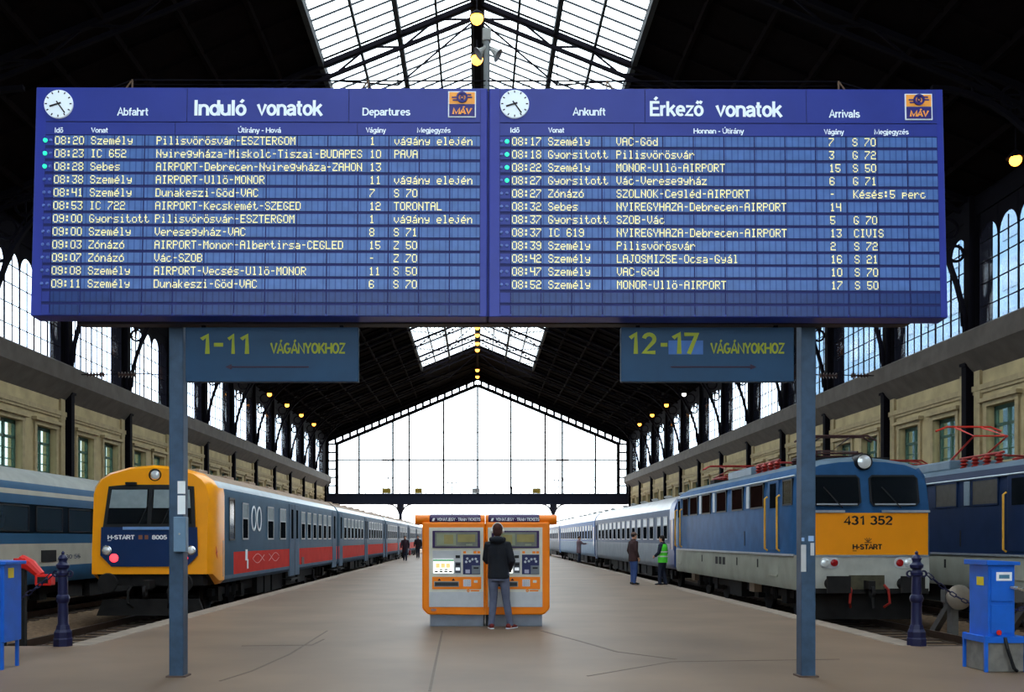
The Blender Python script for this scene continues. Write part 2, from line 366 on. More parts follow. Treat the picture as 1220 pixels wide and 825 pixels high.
# side walls with real openings
def wall(sgn, nm):
    m = MB(); xa, xb = sorted((sgn * WX, sgn * (WX + .6)))
    ops = []
    for y in COLS[:-1]:
        ops.append((y + .55, y + BAY - .55, 10.3, 15.3))
        for c in (2.45, 6.2):
            ops.append((y + c - 1.1, y + c + 1.1, 4.7, 7.0))
    ys = sorted(set([Y0, YE] + [v for o in ops for v in o[:2]])); zs = [-.9, 4.7, 7.0, 10.3, 15.3, 16.4]
    for z0, z1 in zip(zs[:-1], zs[1:]):
        run = None
        for y0, y1 in zip(ys[:-1], ys[1:]):
            hole = any(o[0] <= y0 and y1 <= o[1] and o[2] <= z0 and z1 <= o[3] for o in ops)
            if hole:
                if run is not None: m.box(xa, xb, run, y0, z0, z1, 0 if z1 < 10.5 else 1); run = None
            elif run is None: run = y0
        if run is not None: m.box(xa, xb, run, YE, z0, z1, 0 if z1 < 10.5 else 1)
    w = struct(m.build(nm, [M_stone, M_iron]))
    i = -sgn                                             # towards the hall
    c = MB()
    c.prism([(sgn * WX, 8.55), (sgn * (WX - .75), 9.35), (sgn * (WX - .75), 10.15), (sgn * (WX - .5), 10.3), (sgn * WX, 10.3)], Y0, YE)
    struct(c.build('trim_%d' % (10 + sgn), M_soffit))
    d = MB()
    d.box(*sorted((sgn * WX, sgn * (WX - .14))), Y0, YE, 7.75, 7.98).box(*sorted((sgn * WX, sgn * (WX - .08))), Y0, YE, 7.62, 7.75)
    d.box(*sorted((sgn * WX, sgn * (WX - .1))), Y0, YE, 4.1, 4.3)
    for y in COLS:
        for e in (-.62, .62): d.box(*sorted((sgn * WX, sgn * (WX - .12))), y + e - .25, y + e + .25, 0, 8.6)
    struct(d.build('trim_%d' % (20 + sgn), M_stone2))
    return w
# street front behind camera, added to dim light: masonry below, iron and glass above
m = MB().box(-22, 22, Y0 - .5, Y0, -.9, 4.6).box(-22, -13, Y0 - .5, Y0, 4.6, 16.5).box(13, 22, Y0 - .5, Y0, 4.6, 16.5)
m.prism([(-22, 16.5), (22, 16.5), (22, rz(22)), (0, rz(0)), (-22, rz(22))], Y0 - .5, Y0)
struct(m.build('wall_front', M_stone))
m = MB()
for x in range(-13, 14, 2): m.box(x - .06, x + .06, Y0 - .3, Y0 - .2, 4.6, 16.5)
for z in (4.7, 7.5, 10.4, 13.4, 16.4): m.box(-13, 13, Y0 - .3, Y0 - .2, z - .06, z + .06)
o = struct(m.build('window_2', M_iron)); MB().box(-13, 13, Y0 - .26, Y0 - .24, 4.6, 16.5).build('pane', M_glass, o)
wall(-1, 'wall_left'); wall(1, 'wall_right')
n1 = 100
for sgn in (-1, 1):
    for k, y in enumerate(COLS):
        x = sgn * 20.9
        c = MB().box(x - .17, x + .17, y - .2, y + .2, 0, 9.4).box(x - .26, x + .26, y - .28, y + .28, 0, .8).box(x - .24, x + .24, y - .26, y + .26, 8.9, 9.4)
        struct(c.build('column', M_iron))
        if k == len(COLS) - 1: continue
        # tall iron window of five round-headed lights
        ya, yb2 = y + .55, y + BAY - .55; n = 5; w = (yb2 - ya) / n
        xx = sgn * (WX + .06); m = MB()
        m.box(xx - .1, xx + .1, ya, yb2, 10.3, 10.45).box(xx - .1, xx + .1, ya, yb2, 15.2, 15.3)
        for i in range(n + 1):
            m.box(xx - (.06 if i in (0, n) else .03), xx + (.06 if i in (0, n) else .03), ya + i * w - (.08 if i in (0, n) else .035), ya + i * w + (.08 if i in (0, n) else .035), 10.3, 15.3)
        for i in range(n):
            cy = ya + (i + .5) * w; r = w / 2 - .05; zs = 13.95
            arc = [(cy + r * cos(pi - pi * j / 10), zs + r * sin(pi - pi * j / 10)) for j in range(11)]
            for j in range(10):
                (a0, b0), (a1, b1) = arc[j], arc[j + 1]
                m.prism([(a0, b0), (a1, b1), (a1, 15.25), (a0, 15.25)], xx - .03, xx + .03, 'x')
            m.box(xx - .025, xx + .025, cy - .014, cy + .014, 10.3, 14.5)
            for z in (11.25, 12.2, 13.1, 13.95): m.box(xx - .025, xx + .025, ya + i * w, ya + (i + 1) * w, z - .018, z + .018)
        o = struct(m.build('window_%d' % n1, M_iron)); n1 += 1
        MB().box(xx - .008, xx + .008, ya, yb2, 10.3, 14.7).build('pane', M_glassl, o)
        # two small rectangular windows of the masonry storey
        for c in (2.45, 6.2):
            xx2 = sgn * (WX + .3); yc = y + c; f = MB()
            for (a, b, z0, z1) in ((-1.1, -.92, 4.7, 7), (.92, 1.1, 4.7, 7), (-1.1, 1.1, 4.7, 4.86), (-1.1, 1.1, 6.84, 7), (-.06, .06, 4.7, 7), (-1.1, 1.1, 6.15, 6.27)):
                f.box(xx2 - .06, xx2 + .06, yc + a, yc + b, z0, z1)
            for zz in (5.2, 5.7): f.box(xx2 - .03, xx2 + .03, yc - 1.05, yc + 1.05, zz - .02, zz + .02)
            o = struct(f.build('window_%d' % n1, M_green)); n1 += 1
            MB().box(xx2 - .008, xx2 + .008, yc - 1.05, yc + 1.05, 4.75, 6.95).build('pane', M_glassm, o)
            s = MB()
            for e in (-1, 1): s.box(*sorted((sgn * WX, sgn * (WX - .1))), yc + e * 1.22 - .12, yc + e * 1.22 + .12, 4.3, 7.05)
            s.box(*sorted((sgn * WX, sgn * (WX - .12))), yc - 1.38, yc + 1.38, 7.0, 7.2).box(*sorted((sgn * WX, sgn * (WX - .26))), yc - 1.52, yc + 1.52, 7.2, 7.36)
            s.box(*sorted((sgn * WX, sgn * (WX - .2))), yc - 1.38, yc + 1.38, 4.3, 4.45)
            s.build('trim', M_stone2, o)

# end wall: the great glazed screen
e = MB(); g = MB()
ZB = 7.75
prof = [(-20.95, ZB), (-20.95, 15.2), (0, 23.9), (20.95, 15.2), (20.95, ZB)]
inn = [(-19.6, ZB), (-19.6, 14.75), (0, 22.9), (19.6, 14.75), (19.6, ZB)]
for P in (prof, inn):
    for a, b in zip(P[:-1], P[1:]): e.bar((a[0], YE, a[1]), (b[0], YE, b[1]), .5 if P is prof else .42, .3, up=(0, 1, 0))
for s in (-1, 1):
    for i in range(7): e.bar((s * 20.95, YE, ZB + i * 1.16), (s * 19.6, YE, ZB + i * 1.16), .26, .2)
    for i in range(20):
        t = (i + .5) / 20; x = s * 20.3 * (1 - t)
        za = 23.9 - (23.9 - 15.2) * abs(x) / 20.95; e.bar((x, YE, za), (x, YE, za - .92), .28, .2)
for x in (-16.5, -11.8, -9.5, -4.75, 0, 4.65, 9.4, 11.8, 16.4):
    zt = 22.9 - (22.9 - 14.75) * abs(x) / 19.6; e.bar((x, YE, ZB), (x, YE, zt), .24, .2)
for z, w in ((12.5, .16), (16.3, .07), (10.0, .05)):
    lim = 19.6 if z < 14.75 else 19.6 * (22.9 - z) / (22.9 - 14.75)
    e.bar((-lim, YE, z), (lim, YE, z), w, w)
for i in range(33): e.bar((-19.2 + i * 1.2, YE, ZB), (-19.2 + i * 1.2, YE, 8.7), .07)
e.bar((-19.6, YE, 8.7), (19.6, YE, 8.7), .08)
o = struct(e.build('window_1', M_iron))
g.add([(x, YE + .05, z) for x, z in prof], [(0, 1, 2, 3, 4)]); g.build('pane', M_glass, o)
# dark gable between screen and roof, deep girder, its columns with brackets
gb = MB()
for s in (-1, 1):
    gb.prism([(0, 23.9), (s * 20.95, 15.2), (s * 20.95, 7), (s * 21.3, 7), (s * 21.3, rz(21.3)), (0, rz(0))], YE - .05, YE + .25)
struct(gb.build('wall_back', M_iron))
M_gird = mat('girder_blue_green', (34, 40, 62), .5, .2)
struct(MB().box(-21.1, 21.1, YE - .6, YE + .6, 6.35, 7.75).box(-21.1, 21.1, YE - .8, YE + .8, 7.62, 7.8).box(-21.1, 21.1, YE - .8, YE + .8, 6.3, 6.45).build('girder_beam', M_gird))
for x in (-10.75, 10.55):
    c = MB().lathe([(.42, 0), (.42, .7), (.27, .9), (.24, 5.2), (.4, 5.4), (.34, 5.6), (.5, 5.8), (.5, 6.35)], (x, YE, 0), 14)
    for s in (-1, 1):
        P = [(x + s * (.25 + 1.5 * (1 - cos(t))), YE, 5.0 + 1.35 * sin(t)) for t in [pi / 2 * i / 8 for i in range(9)]]
        for p, q in zip(P[:-1], P[1:]): c.bar(p, q, .1, .2)
    struct(c.build('column', M_gird))
for px, w, lab, mm in ((461, 1.15, 'leftmost yellow plate on the ledge of the end girder', M_yst), (499, 1.0, 'yellow plate on the end girder just left of the centre plate', M_yst),
                   (567, 1.0, 'grey plate at the middle of the end girder ledge', M_grey), (639, 1.1, 'yellow plate on the end girder right of the centre plate', M_yst)):
    x = (px - CX) * YE / F
    b = thing('track_plate', lab, 'sign', (x, YE - .75, 7.8))
    MB().box(-w / 2, w / 2, -.06, .06, .02, .72).build('plate', mat('plate_ochre', (190, 160, 60), .6) if mm is M_yst else M_grey, b, bevel=.02)
    MB().box(-w / 2 + .08, -w / 2 + .14, -.03, .03, 0, .03).box(w / 2 - .14, w / 2 - .08, -.03, .03, 0, .03).build('foot', M_iron, b)

# outside: pale neighbouring building right of the hall, catenary masts beyond the end
M_bldg = mat('pale_facade', (150, 176, 196), .9, 0, .06, .4)
bm = thing('neighbour_building', 'pale office building seen through the windows of the right-hand wall', 'building', (44, 76, -.5))
MB().box(-8, 8, -40, 36, 0, 27).build('facade', M_bldg, bm)
wm = MB()
for i in range(18):
    for j in range(7): wm.box(-8.06, -7.95, -37 + i * 4, -35 + i * 4, 2 + j * 3.4, 4 + j * 3.4)
wm.build('window_band', mat('facade_glass', (120, 146, 170), .2), bm)
for i, (x, y, zt) in enumerate(((-14.6, 165, 15), (13.9, 165, 15), (-5.2, 205, 13.5), (16.5, 205, 14))):
    t = thing('overhead_line_mast', ['mast with short crossbars seen through the end screen, left', 'mast with short crossbars seen through the end screen, right',
        'slender distant mast beyond the end screen, left of the middle', 'slender distant mast beyond the end screen, far right'][i], 'mast', (x, y, -.55), (0, 0, 0))
    MB().tube([(0, 0, 0), (0, 0, zt)], .07, 8).build('pole', M_irong, t)
    MB().bar((-1.0, 0, zt - .1), (1.0, 0, zt - .1), .16, .22).bar((-1.4, 0, zt - 3), (.6, 0, zt - 3), .12, .18).build('crossbar', M_irong, t)
    for s in (-.9, 0, .9):
        MB().lathe([(.04, 0), (.1, .04), (.04, .1), (.1, .16), (.04, .22)], (s, 0, zt), 8).build('insulator', M_irong, t)

# ridge lamps and eave lamps
M_bulb = mat('sodium_bulb', (255, 162, 56), .3, 0, .02, 3, emit=4.5)
M_bulbc = mat('sodium_core', (255, 226, 150), .3, 0, .02, 3, emit=10)
def lamp(x, y, z, rod, lab, grp, r=.17, dim=False):
    t = thing('hanging_lamp', lab, 'lamp', (x, y, z), (0, 0, 0), grp)
    MB().tube([(0, 0, .2), (0, 0, rod)], .025, 6).build('rod', M_iron, t)
    MB().lathe([(.06, .36), (.14, .3), (.3, .14), (.32, .1), (.3, .08), (.1, .2), (.04, .3)], (0, 0, 0), 14).build('lamp_shade', M_iron, t, smooth=True)
    MB().ell((0, 0, .02), (r, r, r), 12, 8).build('bulb', M_bulb if not dim else mat('dim_bulb', (240, 236, 226), .3, 0, .02, 3, emit=1.5), t, smooth=True)
    return t
rl = ['nearest ridge lamp above the boards, topmost in view', 'ridge lamp just above the loudspeaker mast of the boards', 'ridge lamp first below the underside of the boards', 'ridge lamp second below the underside of the boards',
      'ridge lamp third below the boards, over the skylight end', 'ridge lamp fourth below the boards, at the skylight end', 'ridge lamp above the peak of the end screen, upper of two', 'ridge lamp lowest in view, right over the peak of the end screen']
for py, lab in zip((18, 67, 389, 398, 408, 416, 440, 448), rl):
    y = 21.85 * F / (CY - py)
    lamp(-.03, y, 23.25, .9, lab, 'sodium lamps hung along the ridge', .27 if y < 50 else .25)
for sgn, ps in ((-1, ((321, 469), (342, 482), (359, 494), (374, 505))), (1, ((815, 469), (794, 482), (777, 494), (762, 505)))):
    for i, (px, py) in enumerate(ps):
        X = 19.2; y = X * F / abs(px - CX); z = EYE + (CY - py) * y / F - .1
        lab = '%s eave lamp from the camera on the %s side' % (('nearest lit', 'second nearest', 'third nearest', 'farthest')[i] if not (sgn == 1 and i == 0) else 'small unlit whitish, nearest', 'left' if sgn < 0 else 'right')
        lamp(sgn * X, y, z, rz(X) - z + .05, lab, 'lamps along the %s eave' % ('left' if sgn < 0 else 'right'), .22, sgn == 1 and i == 0)
X = 18.6; y = X * F / (1210 - CX); z = EYE + (CY - 190) * y / F
lamp(X, y, z - .05, rz(X) - z + .1, 'large orange lamp under the dark roof right of the arrivals board', 'lamps along the right eave', .2)

# insulators with stub wires on the columns
M_ins = mat('brown_insulator', (58, 34, 30), .3)
for sgn, y, z, lab in ((-1, 51.6, 9.95, 'string of dark insulators on a wire at the left cornice'), (1, 51.6, 9.9, 'string of dark insulators on a wire at the right cornice')):
    t = thing('insulator_string', lab, 'insulator', (sgn * 20.3, y, z))
    for k in range(2):
        m = MB(); x0 = -sgn * (.3 + k * 1.6)
        prof = []
        for i in range(6): prof += [(.05, i * .16), (.15, i * .16 + .03), (.05, i * .16 + .08)]
        m.lathe([(r, x0 - sgn * h) for r, h in prof], (0, 0, 0), 10, 'x'); m.build('insulator', M_ins, t, smooth=True)
    MB().tube([(0, 0, 0), (-sgn * 3.2, 0, .05), (-sgn * 8, 0, -.25)], .025, 6).build('wire', M_iron, t)
# ------------------------------------------------------------------ the two display boards on their posts
TILT = R(3.08); ROLL = R(.14)
BO = Vector((.122, 10.8, 3.93))
BR = Euler((-TILT, ROLL, 0)).to_matrix()
def bp(px, py):                                   # photo pixel -> board coordinates (u right, v up)
    d = Vector(((px - CX) / F, 1, (CY - py) / F)); n = BR @ Vector((0, -1, 0))
    o = Vector((0, 0, EYE)); t = (BO - o).dot(n) / d.dot(n)
    q = BR.inverted() @ (o + d * t - BO); return q.x, q.z
FONT = {}
for k, h in dict(zip('0123456789', '3E4141413E 00427F4000 7249494946 2141494D33 0F0808087F 2F49494931 3E49494932 6111090503 3649494936 264949493E'.split())).items(): FONT[k] = h
for k, h in zip('ABCDEFGHIJKLMNOPRSTUVZ', '7E0909097E 7F49494936 3E41414122 7F4141413E 7F49494941 7F09090901 3E41495132 7F0808087F 00417F4100 2040413F01 7F08142241 7F40404040 7F020C027F 7F0408107F 3E4141413E 7F09090906 7F09192946 2649494932 01017F0101 3F4040403F 1F2040201F 6151494543'.split()): FONT[k] = h
for k, h in zip('abcdeghijklmnoprstuvyz', '2054545478 7F48444438 3844444420 384444487F 3854545418 0C5252523E 7F08040478 00447D4000 2040443D00 7F10284400 00417F4000 7C04780478 7C08040478 3844444438 7C14141408 7C08040408 4854545424 043F444020 3C4040207C 1C2040201C 0C5050503C 4464544C44'.split()): FONT[k] = h
FONT['Y'] = '0708700807'
FONT.update({':': '0036360000', '-': '0008080800', 'á': '2054565578', 'é': '3854565518', 'ö': '3845444538', 'ó': '3844464538', 'Á': '7C0A090A7C', 'É': '7C54565544'})
def led(mb, s, u0, v0, pu, hv, y, mi=0):
    cu = pu / 6.0; cv = hv / 7.0
    for i, ch in enumerate(s):
        if ch not in FONT: continue
        for c in range(5):
            b = int(FONT[ch][2 * c:2 * c + 2], 16); r = 0
            while r < 7:
                if b >> r & 1:
                    e = r
                    while e < 6 and b >> (e + 1) & 1: e += 1
                    x = u0 + i * pu + c * cu; z1 = v0 - r * cv - cv * .06; z0 = v0 - (e + 1) * cv + cv * .06
                    mb.add([(x + cu * .06, y, z0), (x + cu * .92, y, z0), (x + cu * .92, y, z1), (x + cu * .06, y, z1)], [(0, 1, 2, 3)], mi)
                    r = e
                r += 1
M_lcd = mat('lcd_cells', (74, 106, 166), .3, 0, .12, 9, emit=.07)
M_lcdoff = mat('lcd_cells_unlit', (34, 58, 118), .3, 0, .12, 9)
for mm in (M_lcd, M_lcdoff):                       # faint character columns in the cells
    nt = mm.node_tree; b = nt.nodes['Principled BSDF']; src = b.inputs['Base Color'].links[0].from_socket
    tc = nt.nodes.new('ShaderNodeTexCoord'); sx = nt.nodes.new('ShaderNodeSeparateXYZ'); nt.links.new(tc.outputs['Object'], sx.inputs[0])
    m1 = nt.nodes.new('ShaderNodeMath'); m1.operation = 'DIVIDE'; m1.inputs[1].default_value = .0657; nt.links.new(sx.outputs[0], m1.inputs[0])
    m2 = nt.nodes.new('ShaderNodeMath'); m2.operation = 'FRACT'; nt.links.new(m1.outputs[0], m2.inputs[0])
    m3 = nt.nodes.new('ShaderNodeMath'); m3.operation = 'GREATER_THAN'; m3.inputs[1].default_value = .8; nt.links.new(m2.outputs[0], m3.inputs[0])
    mx = nt.nodes.new('ShaderNodeMixRGB'); mx.blend_type = 'MULTIPLY'; mx.inputs[2].default_value = (.55, .6, .7, 1)
    nt.links.new(m3.outputs[0], mx.inputs[0]); nt.links.new(src, mx.inputs[1]); nt.links.new(mx.outputs[0], b.inputs['Base Color'])
    if mm is M_lcd: nt.links.new(mx.outputs[0], b.inputs['Emission Color'])
M_ledt = mat('lcd_characters', (246, 236, 160), .4, 0, .02, 5, emit=.32)
M_lampon = mat('lamp_green_lit', (40, 232, 160), .3, 0, .02, 5, emit=.9)
M_lampoff = mat('lamp_unlit', (96, 120, 190), .3)
M_mavo = mat('emblem_orange', (255, 166, 70), .45, 0, .03)
M_mavb = mat('emblem_blue', (46, 40, 120), .45, 0, .03)
LROWS = [('08:20', 'Személy', 'Pilisvörösvár-ESZTERGOM', '1', 'vágány elején'), ('08:23', 'IC 652', 'Nyiregyháza-Miskolc-Tiszai-BUDAPES', '10', 'PAVA'), ('08:28', 'Sebes', 'AIRPORT-Debrecen-Nyiregyháza-ZAHON', '13', ''),
         ('08:38', 'Személy', 'AIRPORT-Ullö-MONOR', '11', 'vágány elején'), ('08:41', 'Személy', 'Dunakeszi-Göd-VAC', '7', 'S 70'), ('08:53', 'IC 722', 'AIRPORT-Kecskemét-SZEGED', '12', 'TORONTAL'),
         ('09:00', 'Gyorsitott', 'Pilisvörösvár-ESZTERGOM', '1', 'vágány elején'), ('09:00', 'Személy', 'Veresegyház-VAC', '8', 'S 71'), ('09:03', 'Zónázó', 'AIRPORT-Monor-Albertirsa-CEGLED', '15', 'Z 50'),
         ('09:07', 'Zónázó', 'Vác-SZOB', '-', 'Z 70'), ('09:08', 'Személy', 'AIRPORT-Vecsés-Ullö-MONOR', '11', 'S 50'), ('09:11', 'Személy', 'Dunakeszi-Göd-VAC', '6', 'S 70')]
RROWS = [('08:17', 'Személy', 'VAC-Göd', '7', 'S 70'), ('08:18', 'Gyorsitott', 'Pilisvörösvár', '3', 'G 72'), ('08:22', 'Személy', 'MONOR-Ullö-AIRPORT', '15', 'S 50'), ('08:27', 'Gyorsitott', 'Vác-Veresegyház', '6', 'G 71'),
         ('08:27', 'Zónázó', 'SZOLNOK-Cegléd-AIRPORT', '-', 'Késés:5 perc'), ('08:32', 'Sebes', 'NYIREGYHAZA-Debrecen-AIRPORT', '14', ''), ('08:37', 'Gyorsitott', 'SZOB-Vác', '5', 'G 70'), ('08:37', 'IC 619', 'NYIREGYHAZA-Debrecen-AIRPORT', '13', 'CIVIS'),
         ('08:39', 'Személy', 'Pilisvörösvár', '2', 'S 72'), ('08:42', 'Személy', 'LAJOSMIZSE-Ocsa-Gyál', '16', 'S 21'), ('08:47', 'Személy', 'VAC-Göd', '10', 'S 70'), ('08:52', 'Személy', 'MONOR-Ullö-AIRPORT', '17', 'S 50')]
PXU = 10.85 / F                                   # metres per pixel on the board (about)
BW = BR.to_euler()
def board(name, label, cat, ul, ur, heads, logo, clock, cols, rows, lampx, lit, vlines, hlines_x, rowdy):
    t = thing(name, label, cat, BO, (-TILT, ROLL, 0))
    vt = 2.515; fn = lambda y: (lambda a, b: (a, y, b))
    u0, u1 = ul, ur
    MB().box(u0, u1, 0, .24, 0, vt).build('casing', M_bluef, t, bevel=.008)
    g = lambda px, py: bp(px, py)
    fr = .105                                     # frame width at the sides
    a0, a1 = u0 + .115, u1 - .075
    # header panels
    v147 = g(570, 147 + rowdy)[1]; v162 = g(570, 162.5 + rowdy)[1]
    hp = MB(); xs = [a0] + [g(x, 120)[0] for x in vlines[0]] + [a1]
    for p, q in zip(xs[:-1], xs[1:]): hp.box(p + .004, q - .004, -.012, .0, v147 + .006, vt - .012)
    h = hp.build('header_panel', M_blue, t)
    xs = [a0] + [g(x, 155)[0] for x in vlines[1]] + [a1]
    hs = MB()
    for p, q in zip(xs[:-1], xs[1:]): hs.box(p + .004, q - .004, -.012, 0, v162 + .004, v147 - .006)
    h2 = hs.build('heading_strip', M_blue, t)
    MB().box(a0, a1, -.004, .0, .03, vt - .01).build('backing', M_line, t)
    lt = MB(); lt2 = MB()
    for s, xa, xb, yb, ch, bold, big in heads:
        ua, vb = g(xa, yb); ub, _ = g(xb, yb); cap = ch * PXU
        (lt if big else lt2).text(s, ua, ub, vb, cap, fn(-.016), 0, bold)
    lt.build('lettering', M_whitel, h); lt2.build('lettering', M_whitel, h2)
    # clock
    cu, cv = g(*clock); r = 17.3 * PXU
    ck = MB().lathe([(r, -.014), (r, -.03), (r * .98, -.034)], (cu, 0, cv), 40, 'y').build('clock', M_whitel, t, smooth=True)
    tk = MB()
    for i in range(12):
        a = pi * i / 6; tk.bar((cu + r * .78 * sin(a), -.036, cv + r * .78 * cos(a)), (cu + r * .93 * sin(a), -.036, cv + r * .93 * cos(a)), .012, .003, up=(0, 1, 0))
    tk.build('hour_marks', M_black, ck)
    for nm, ang, ln, w, tail in (('hour_hand', 252, .62, .018, .2), ('minute_hand', 144, .8, .014, .22)):
        a = R(ang); MB().bar((cu - tail * r * sin(a), -.04, cv - tail * r * cos(a)), (cu + ln * r * sin(a), -.04, cv + ln * r * cos(a)), w, .004, up=(0, 1, 0)).build(nm, M_black, ck)
    # company emblem plate
    lx0, lz1 = g(logo[0], logo[2]); lx1, lz0 = g(logo[1], logo[3]); zm = (lz0 + lz1) / 2 + .003; w = lx1 - lx0
    em = MB().box(lx0, lx1, -.022, -.012, lz0, lz1).build('emblem_plate', M_white, t)
    MB().box(lx0 + .012, lx1 - .012, -.026, -.021, zm, lz1 - .012).build('upper_field', M_mavo, em)
    MB().box(lx0 + .012, lx1 - .012, -.026, -.021, lz0 + .012, zm - .004).build('lower_field', M_mavb, em)
    mk = MB(); mc = ((lx0 + lx1) / 2, -.03, (zm + lz1) / 2)
    mk.ring(mc, .05, .011, 20); mk.ring(mc, .018, .006, 12)
    for dz, xa, xb in ((.03, -.02, .1), (.0, -.11, -.05), (.0, .05, .11), (-.03, -.1, .02)):
        mk.bar((mc[0] + xa, -.03, mc[2] + dz), (mc[0] + xb, -.03, mc[2] + dz), .014, .004, up=(0, 1, 0))
    mk.build('wheel_mark', M_mavb, em)
    MB().text('MÁV', lx0 + .045, lx1 - .045, lz0 + .032, .066, fn(-.03), 0, .05, .1).build('lettering', M_mavo, em)
    # rows
    uL = a0; uT = g(cols[0] - 1.5, 169)[0]
    hw = 6.1 * PXU
    for i in range(14):
        vc = g(570, 169 + rowdy + i * 15.5)[1]
        m = MB(); m.box(uL + .006, uT - .006, -.01, 0, vc - hw, vc + hw, 0)
        mod = 36.5 * PXU; x = a1
        while x > uT + .02:
            xa = max(uT, x - mod); m.box(xa + .007, x - .007, -.01, .0, vc - hw, vc + hw, 1); x -= mod
        row = m.build('display_row', [M_blue, M_lcd if i < 12 else M_lcdoff], t)
        if i >= 12: continue
        for k, lxp in enumerate(lampx):
            on = i < lit[0] and k == lit[1]
            c = g(lxp, 169)[0]
            MB().lathe([(.024 if on else .018, -.01), (.02 if on else .014, -.022)], (c, 0, vc), 12, 'y').build('signal_lamp', M_lampon if on else M_lampoff, row)
        lm = MB(); pu = 7.27 * PXU; hv = 10.2 * PXU
        for j, (s, cx) in enumerate(zip(rows[i], cols)):
            if j == 3 and len(s) == 1: cx = cx
            led(lm, s, g(cx, 169)[0], vc + hv / 2, pu if j != 0 else 7.2 * PXU, hv, -.013)
        lm.build('lettering', M_ledt, row)
    return t
UM0 = bp(580.5, 240)[0]; UM1 = UM0 + .02
bl = board('departure_board', 'left blue display board headed Induló vonatok, listing twelve departures', 'departure board', bp(40, 230)[0], UM0,
    [('Abfahrt', 140, 177, 138.5, 9.5, .02, 1), ('Induló', 232, 294, 138.5, 19, .028, 1), ('vonatok', 306, 385, 138.5, 19, .028, 1), ('Departures', 432, 489, 138.5, 9.5, .02, 1),
     ('Idő', 66, 76, 159, 6.3, .02, 0), ('Vonat', 109, 129, 159, 6.3, .02, 0), ('Útirány - Hová', 284, 335, 159, 6.3, .02, 0), ('Vágány', 436, 460, 159, 6.3, .02, 0), ('Megjegyzés', 497, 537, 159, 6.3, .02, 0)],
    (534, 567, 110, 141), (71, 125.5), (66, 109, 187, 441, 470), LROWS, (54.5, 61), (3, 0), ((223.5, 416), (209, 426)), None, 0)
br = board('arrival_board', 'right blue display board headed Érkező vonatok, listing twelve arrivals', 'arrival board', UM1, bp(1126, 230)[0],
    [('Ankunft', 682, 721, 138.5, 9.5, .02, 1), ('Érkező', 774, 838, 139, 18, .028, 1), ('vonatok', 852, 932, 140, 19, .028, 1), ('Arrivals', 987, 1024, 141, 9.5, .02, 1),
     ('Idő', 608, 619, 159, 6.3, .02, 0), ('Vonat', 653, 672, 159, 6.3, .02, 0), ('Honnan - Útirány', 826, 886, 160, 6.3, .02, 0), ('Vágány', 981, 1005, 161, 6.3, .02, 0), ('Megjegyzés', 1041, 1082, 161, 6.3, .02, 0)],
    (1077, 1110, 113, 144), (613, 125.5), (610, 653, 734, 987, 1015), RROWS, (597.5, 604), (4, 1), ((768, 960), (755,)), None, 0)
MB().box(UM0 - .005, UM1, .03, .24, .01, 2.5).build('joint_strip', M_line, bl)
# bird-wire brackets with wires along the top of both boards
bw = thing('bird_wire', 'row of thin wires on small brackets along the top edge of the boards', 'wire', BO, (-TILT, ROLL, 0))
for px in (152, 437, 725, 1005):
    u = bp(px, 100)[0]
    MB().bar((u, .15, 2.515), (u, .15, 2.68), .016).bar((u - .11 if px < 570 else u + .11, .15, 2.52), (u, .15, 2.68), .014).build('bracket', mat('bracket_brown', (96, 72, 52), .6), bw)
for k, dz in enumerate((.16, .11, .06)):
    MB().tube([(bp(110, 100)[0], .15, 2.52), (bp(152, 100)[0], .15, 2.515 + dz), (bp(1005, 100)[0], .15, 2.515 + dz), (bp(1060, 100)[0], .15, 2.52)], .004 if k else .009, 5).build('wire', M_iron, bw)
# loudspeaker mast on the boards
lm = thing('loudspeaker_mast', 'grey pole with horn loudspeakers standing on top of the boards', 'loudspeaker', (bp(581, 100)[0] + .12, 11.12, 6.43)); lm.scale = (.8, .8, .95)
MB().tube([(0, 0, -.02), (0, 0, .72)], .045, 12).box(-.09, .09, -.09, .09, -.01, .01).build('pole', mat('pole_grey', (120, 124, 124), .5), lm)
for s, z, yaw in ((-1, .57, .5), (1, .55, -.5)):
    h = MB().lathe([(.02, 0), (.025, .04), (.04, .08), (.075, .115), (.078, .12), (.07, .118), (.035, .08), (.01, .05)], (0, 0, 0), 16, 'x')
    h.build('horn', mat('horn_grey', (150, 150, 146), .5), lm, smooth=True, loc=(s * .035 + .02, -.02, z), rot=(0, R(40), pi * (s < 0) + yaw * .4)).scale = (1.15, 1.15, 1.1)
MB().box(-.06, .06, -.06, .06, .64, .78).build('driver_box', mat('horn_grey', (150, 150, 146)), lm, bevel=.01)

# posts and the hanging direction signs
def post(px, lab):
    x = (px - CX) * EYE / 166.0 + (-.012 if px < CX else .014); y = EYE * F / 166.0
    t = thing('support_post', lab, 'post', (x, y + .125, 0))
    MB().box(-.08, .08, -.095, .095, 0, 6.2).build('shaft', M_post, t, bevel=.012)
    MB().box(-.11, .11, -.11, .11, 0, .018).build('base_plate', mat('rusty_base', (92, 74, 66), .8), t)
    return t
pL = post(210, 'left blue-grey steel post with a metal switch box, carrying the boards')
b = MB().box(.0, .14, -.2, -.095, 1.4 + .0, 1.79).build('switch_box', mat('box_grey_blue', (104, 132, 158), .4), pL, bevel=.01)
MB().lathe([(.01, -.205), (.012, -.2)], (.07, 0, 1.6), 8, 'y').build('lock', M_chrome, b)
MB().box(.02, .105, -.104, -.096, 1.82, 2.03).box(.02, .105, -.104, -.096, 2.05, 2.19).build('notice', M_white, pL)
pR = post(963, 'right blue-grey steel post with stickers, carrying the boards')
MB().box(-.085, -.03, -.1, -.095, 1.18, 1.48).box(.02, .06, -.1, -.095, 1.36, 1.5).build('sticker', M_grey, pR)
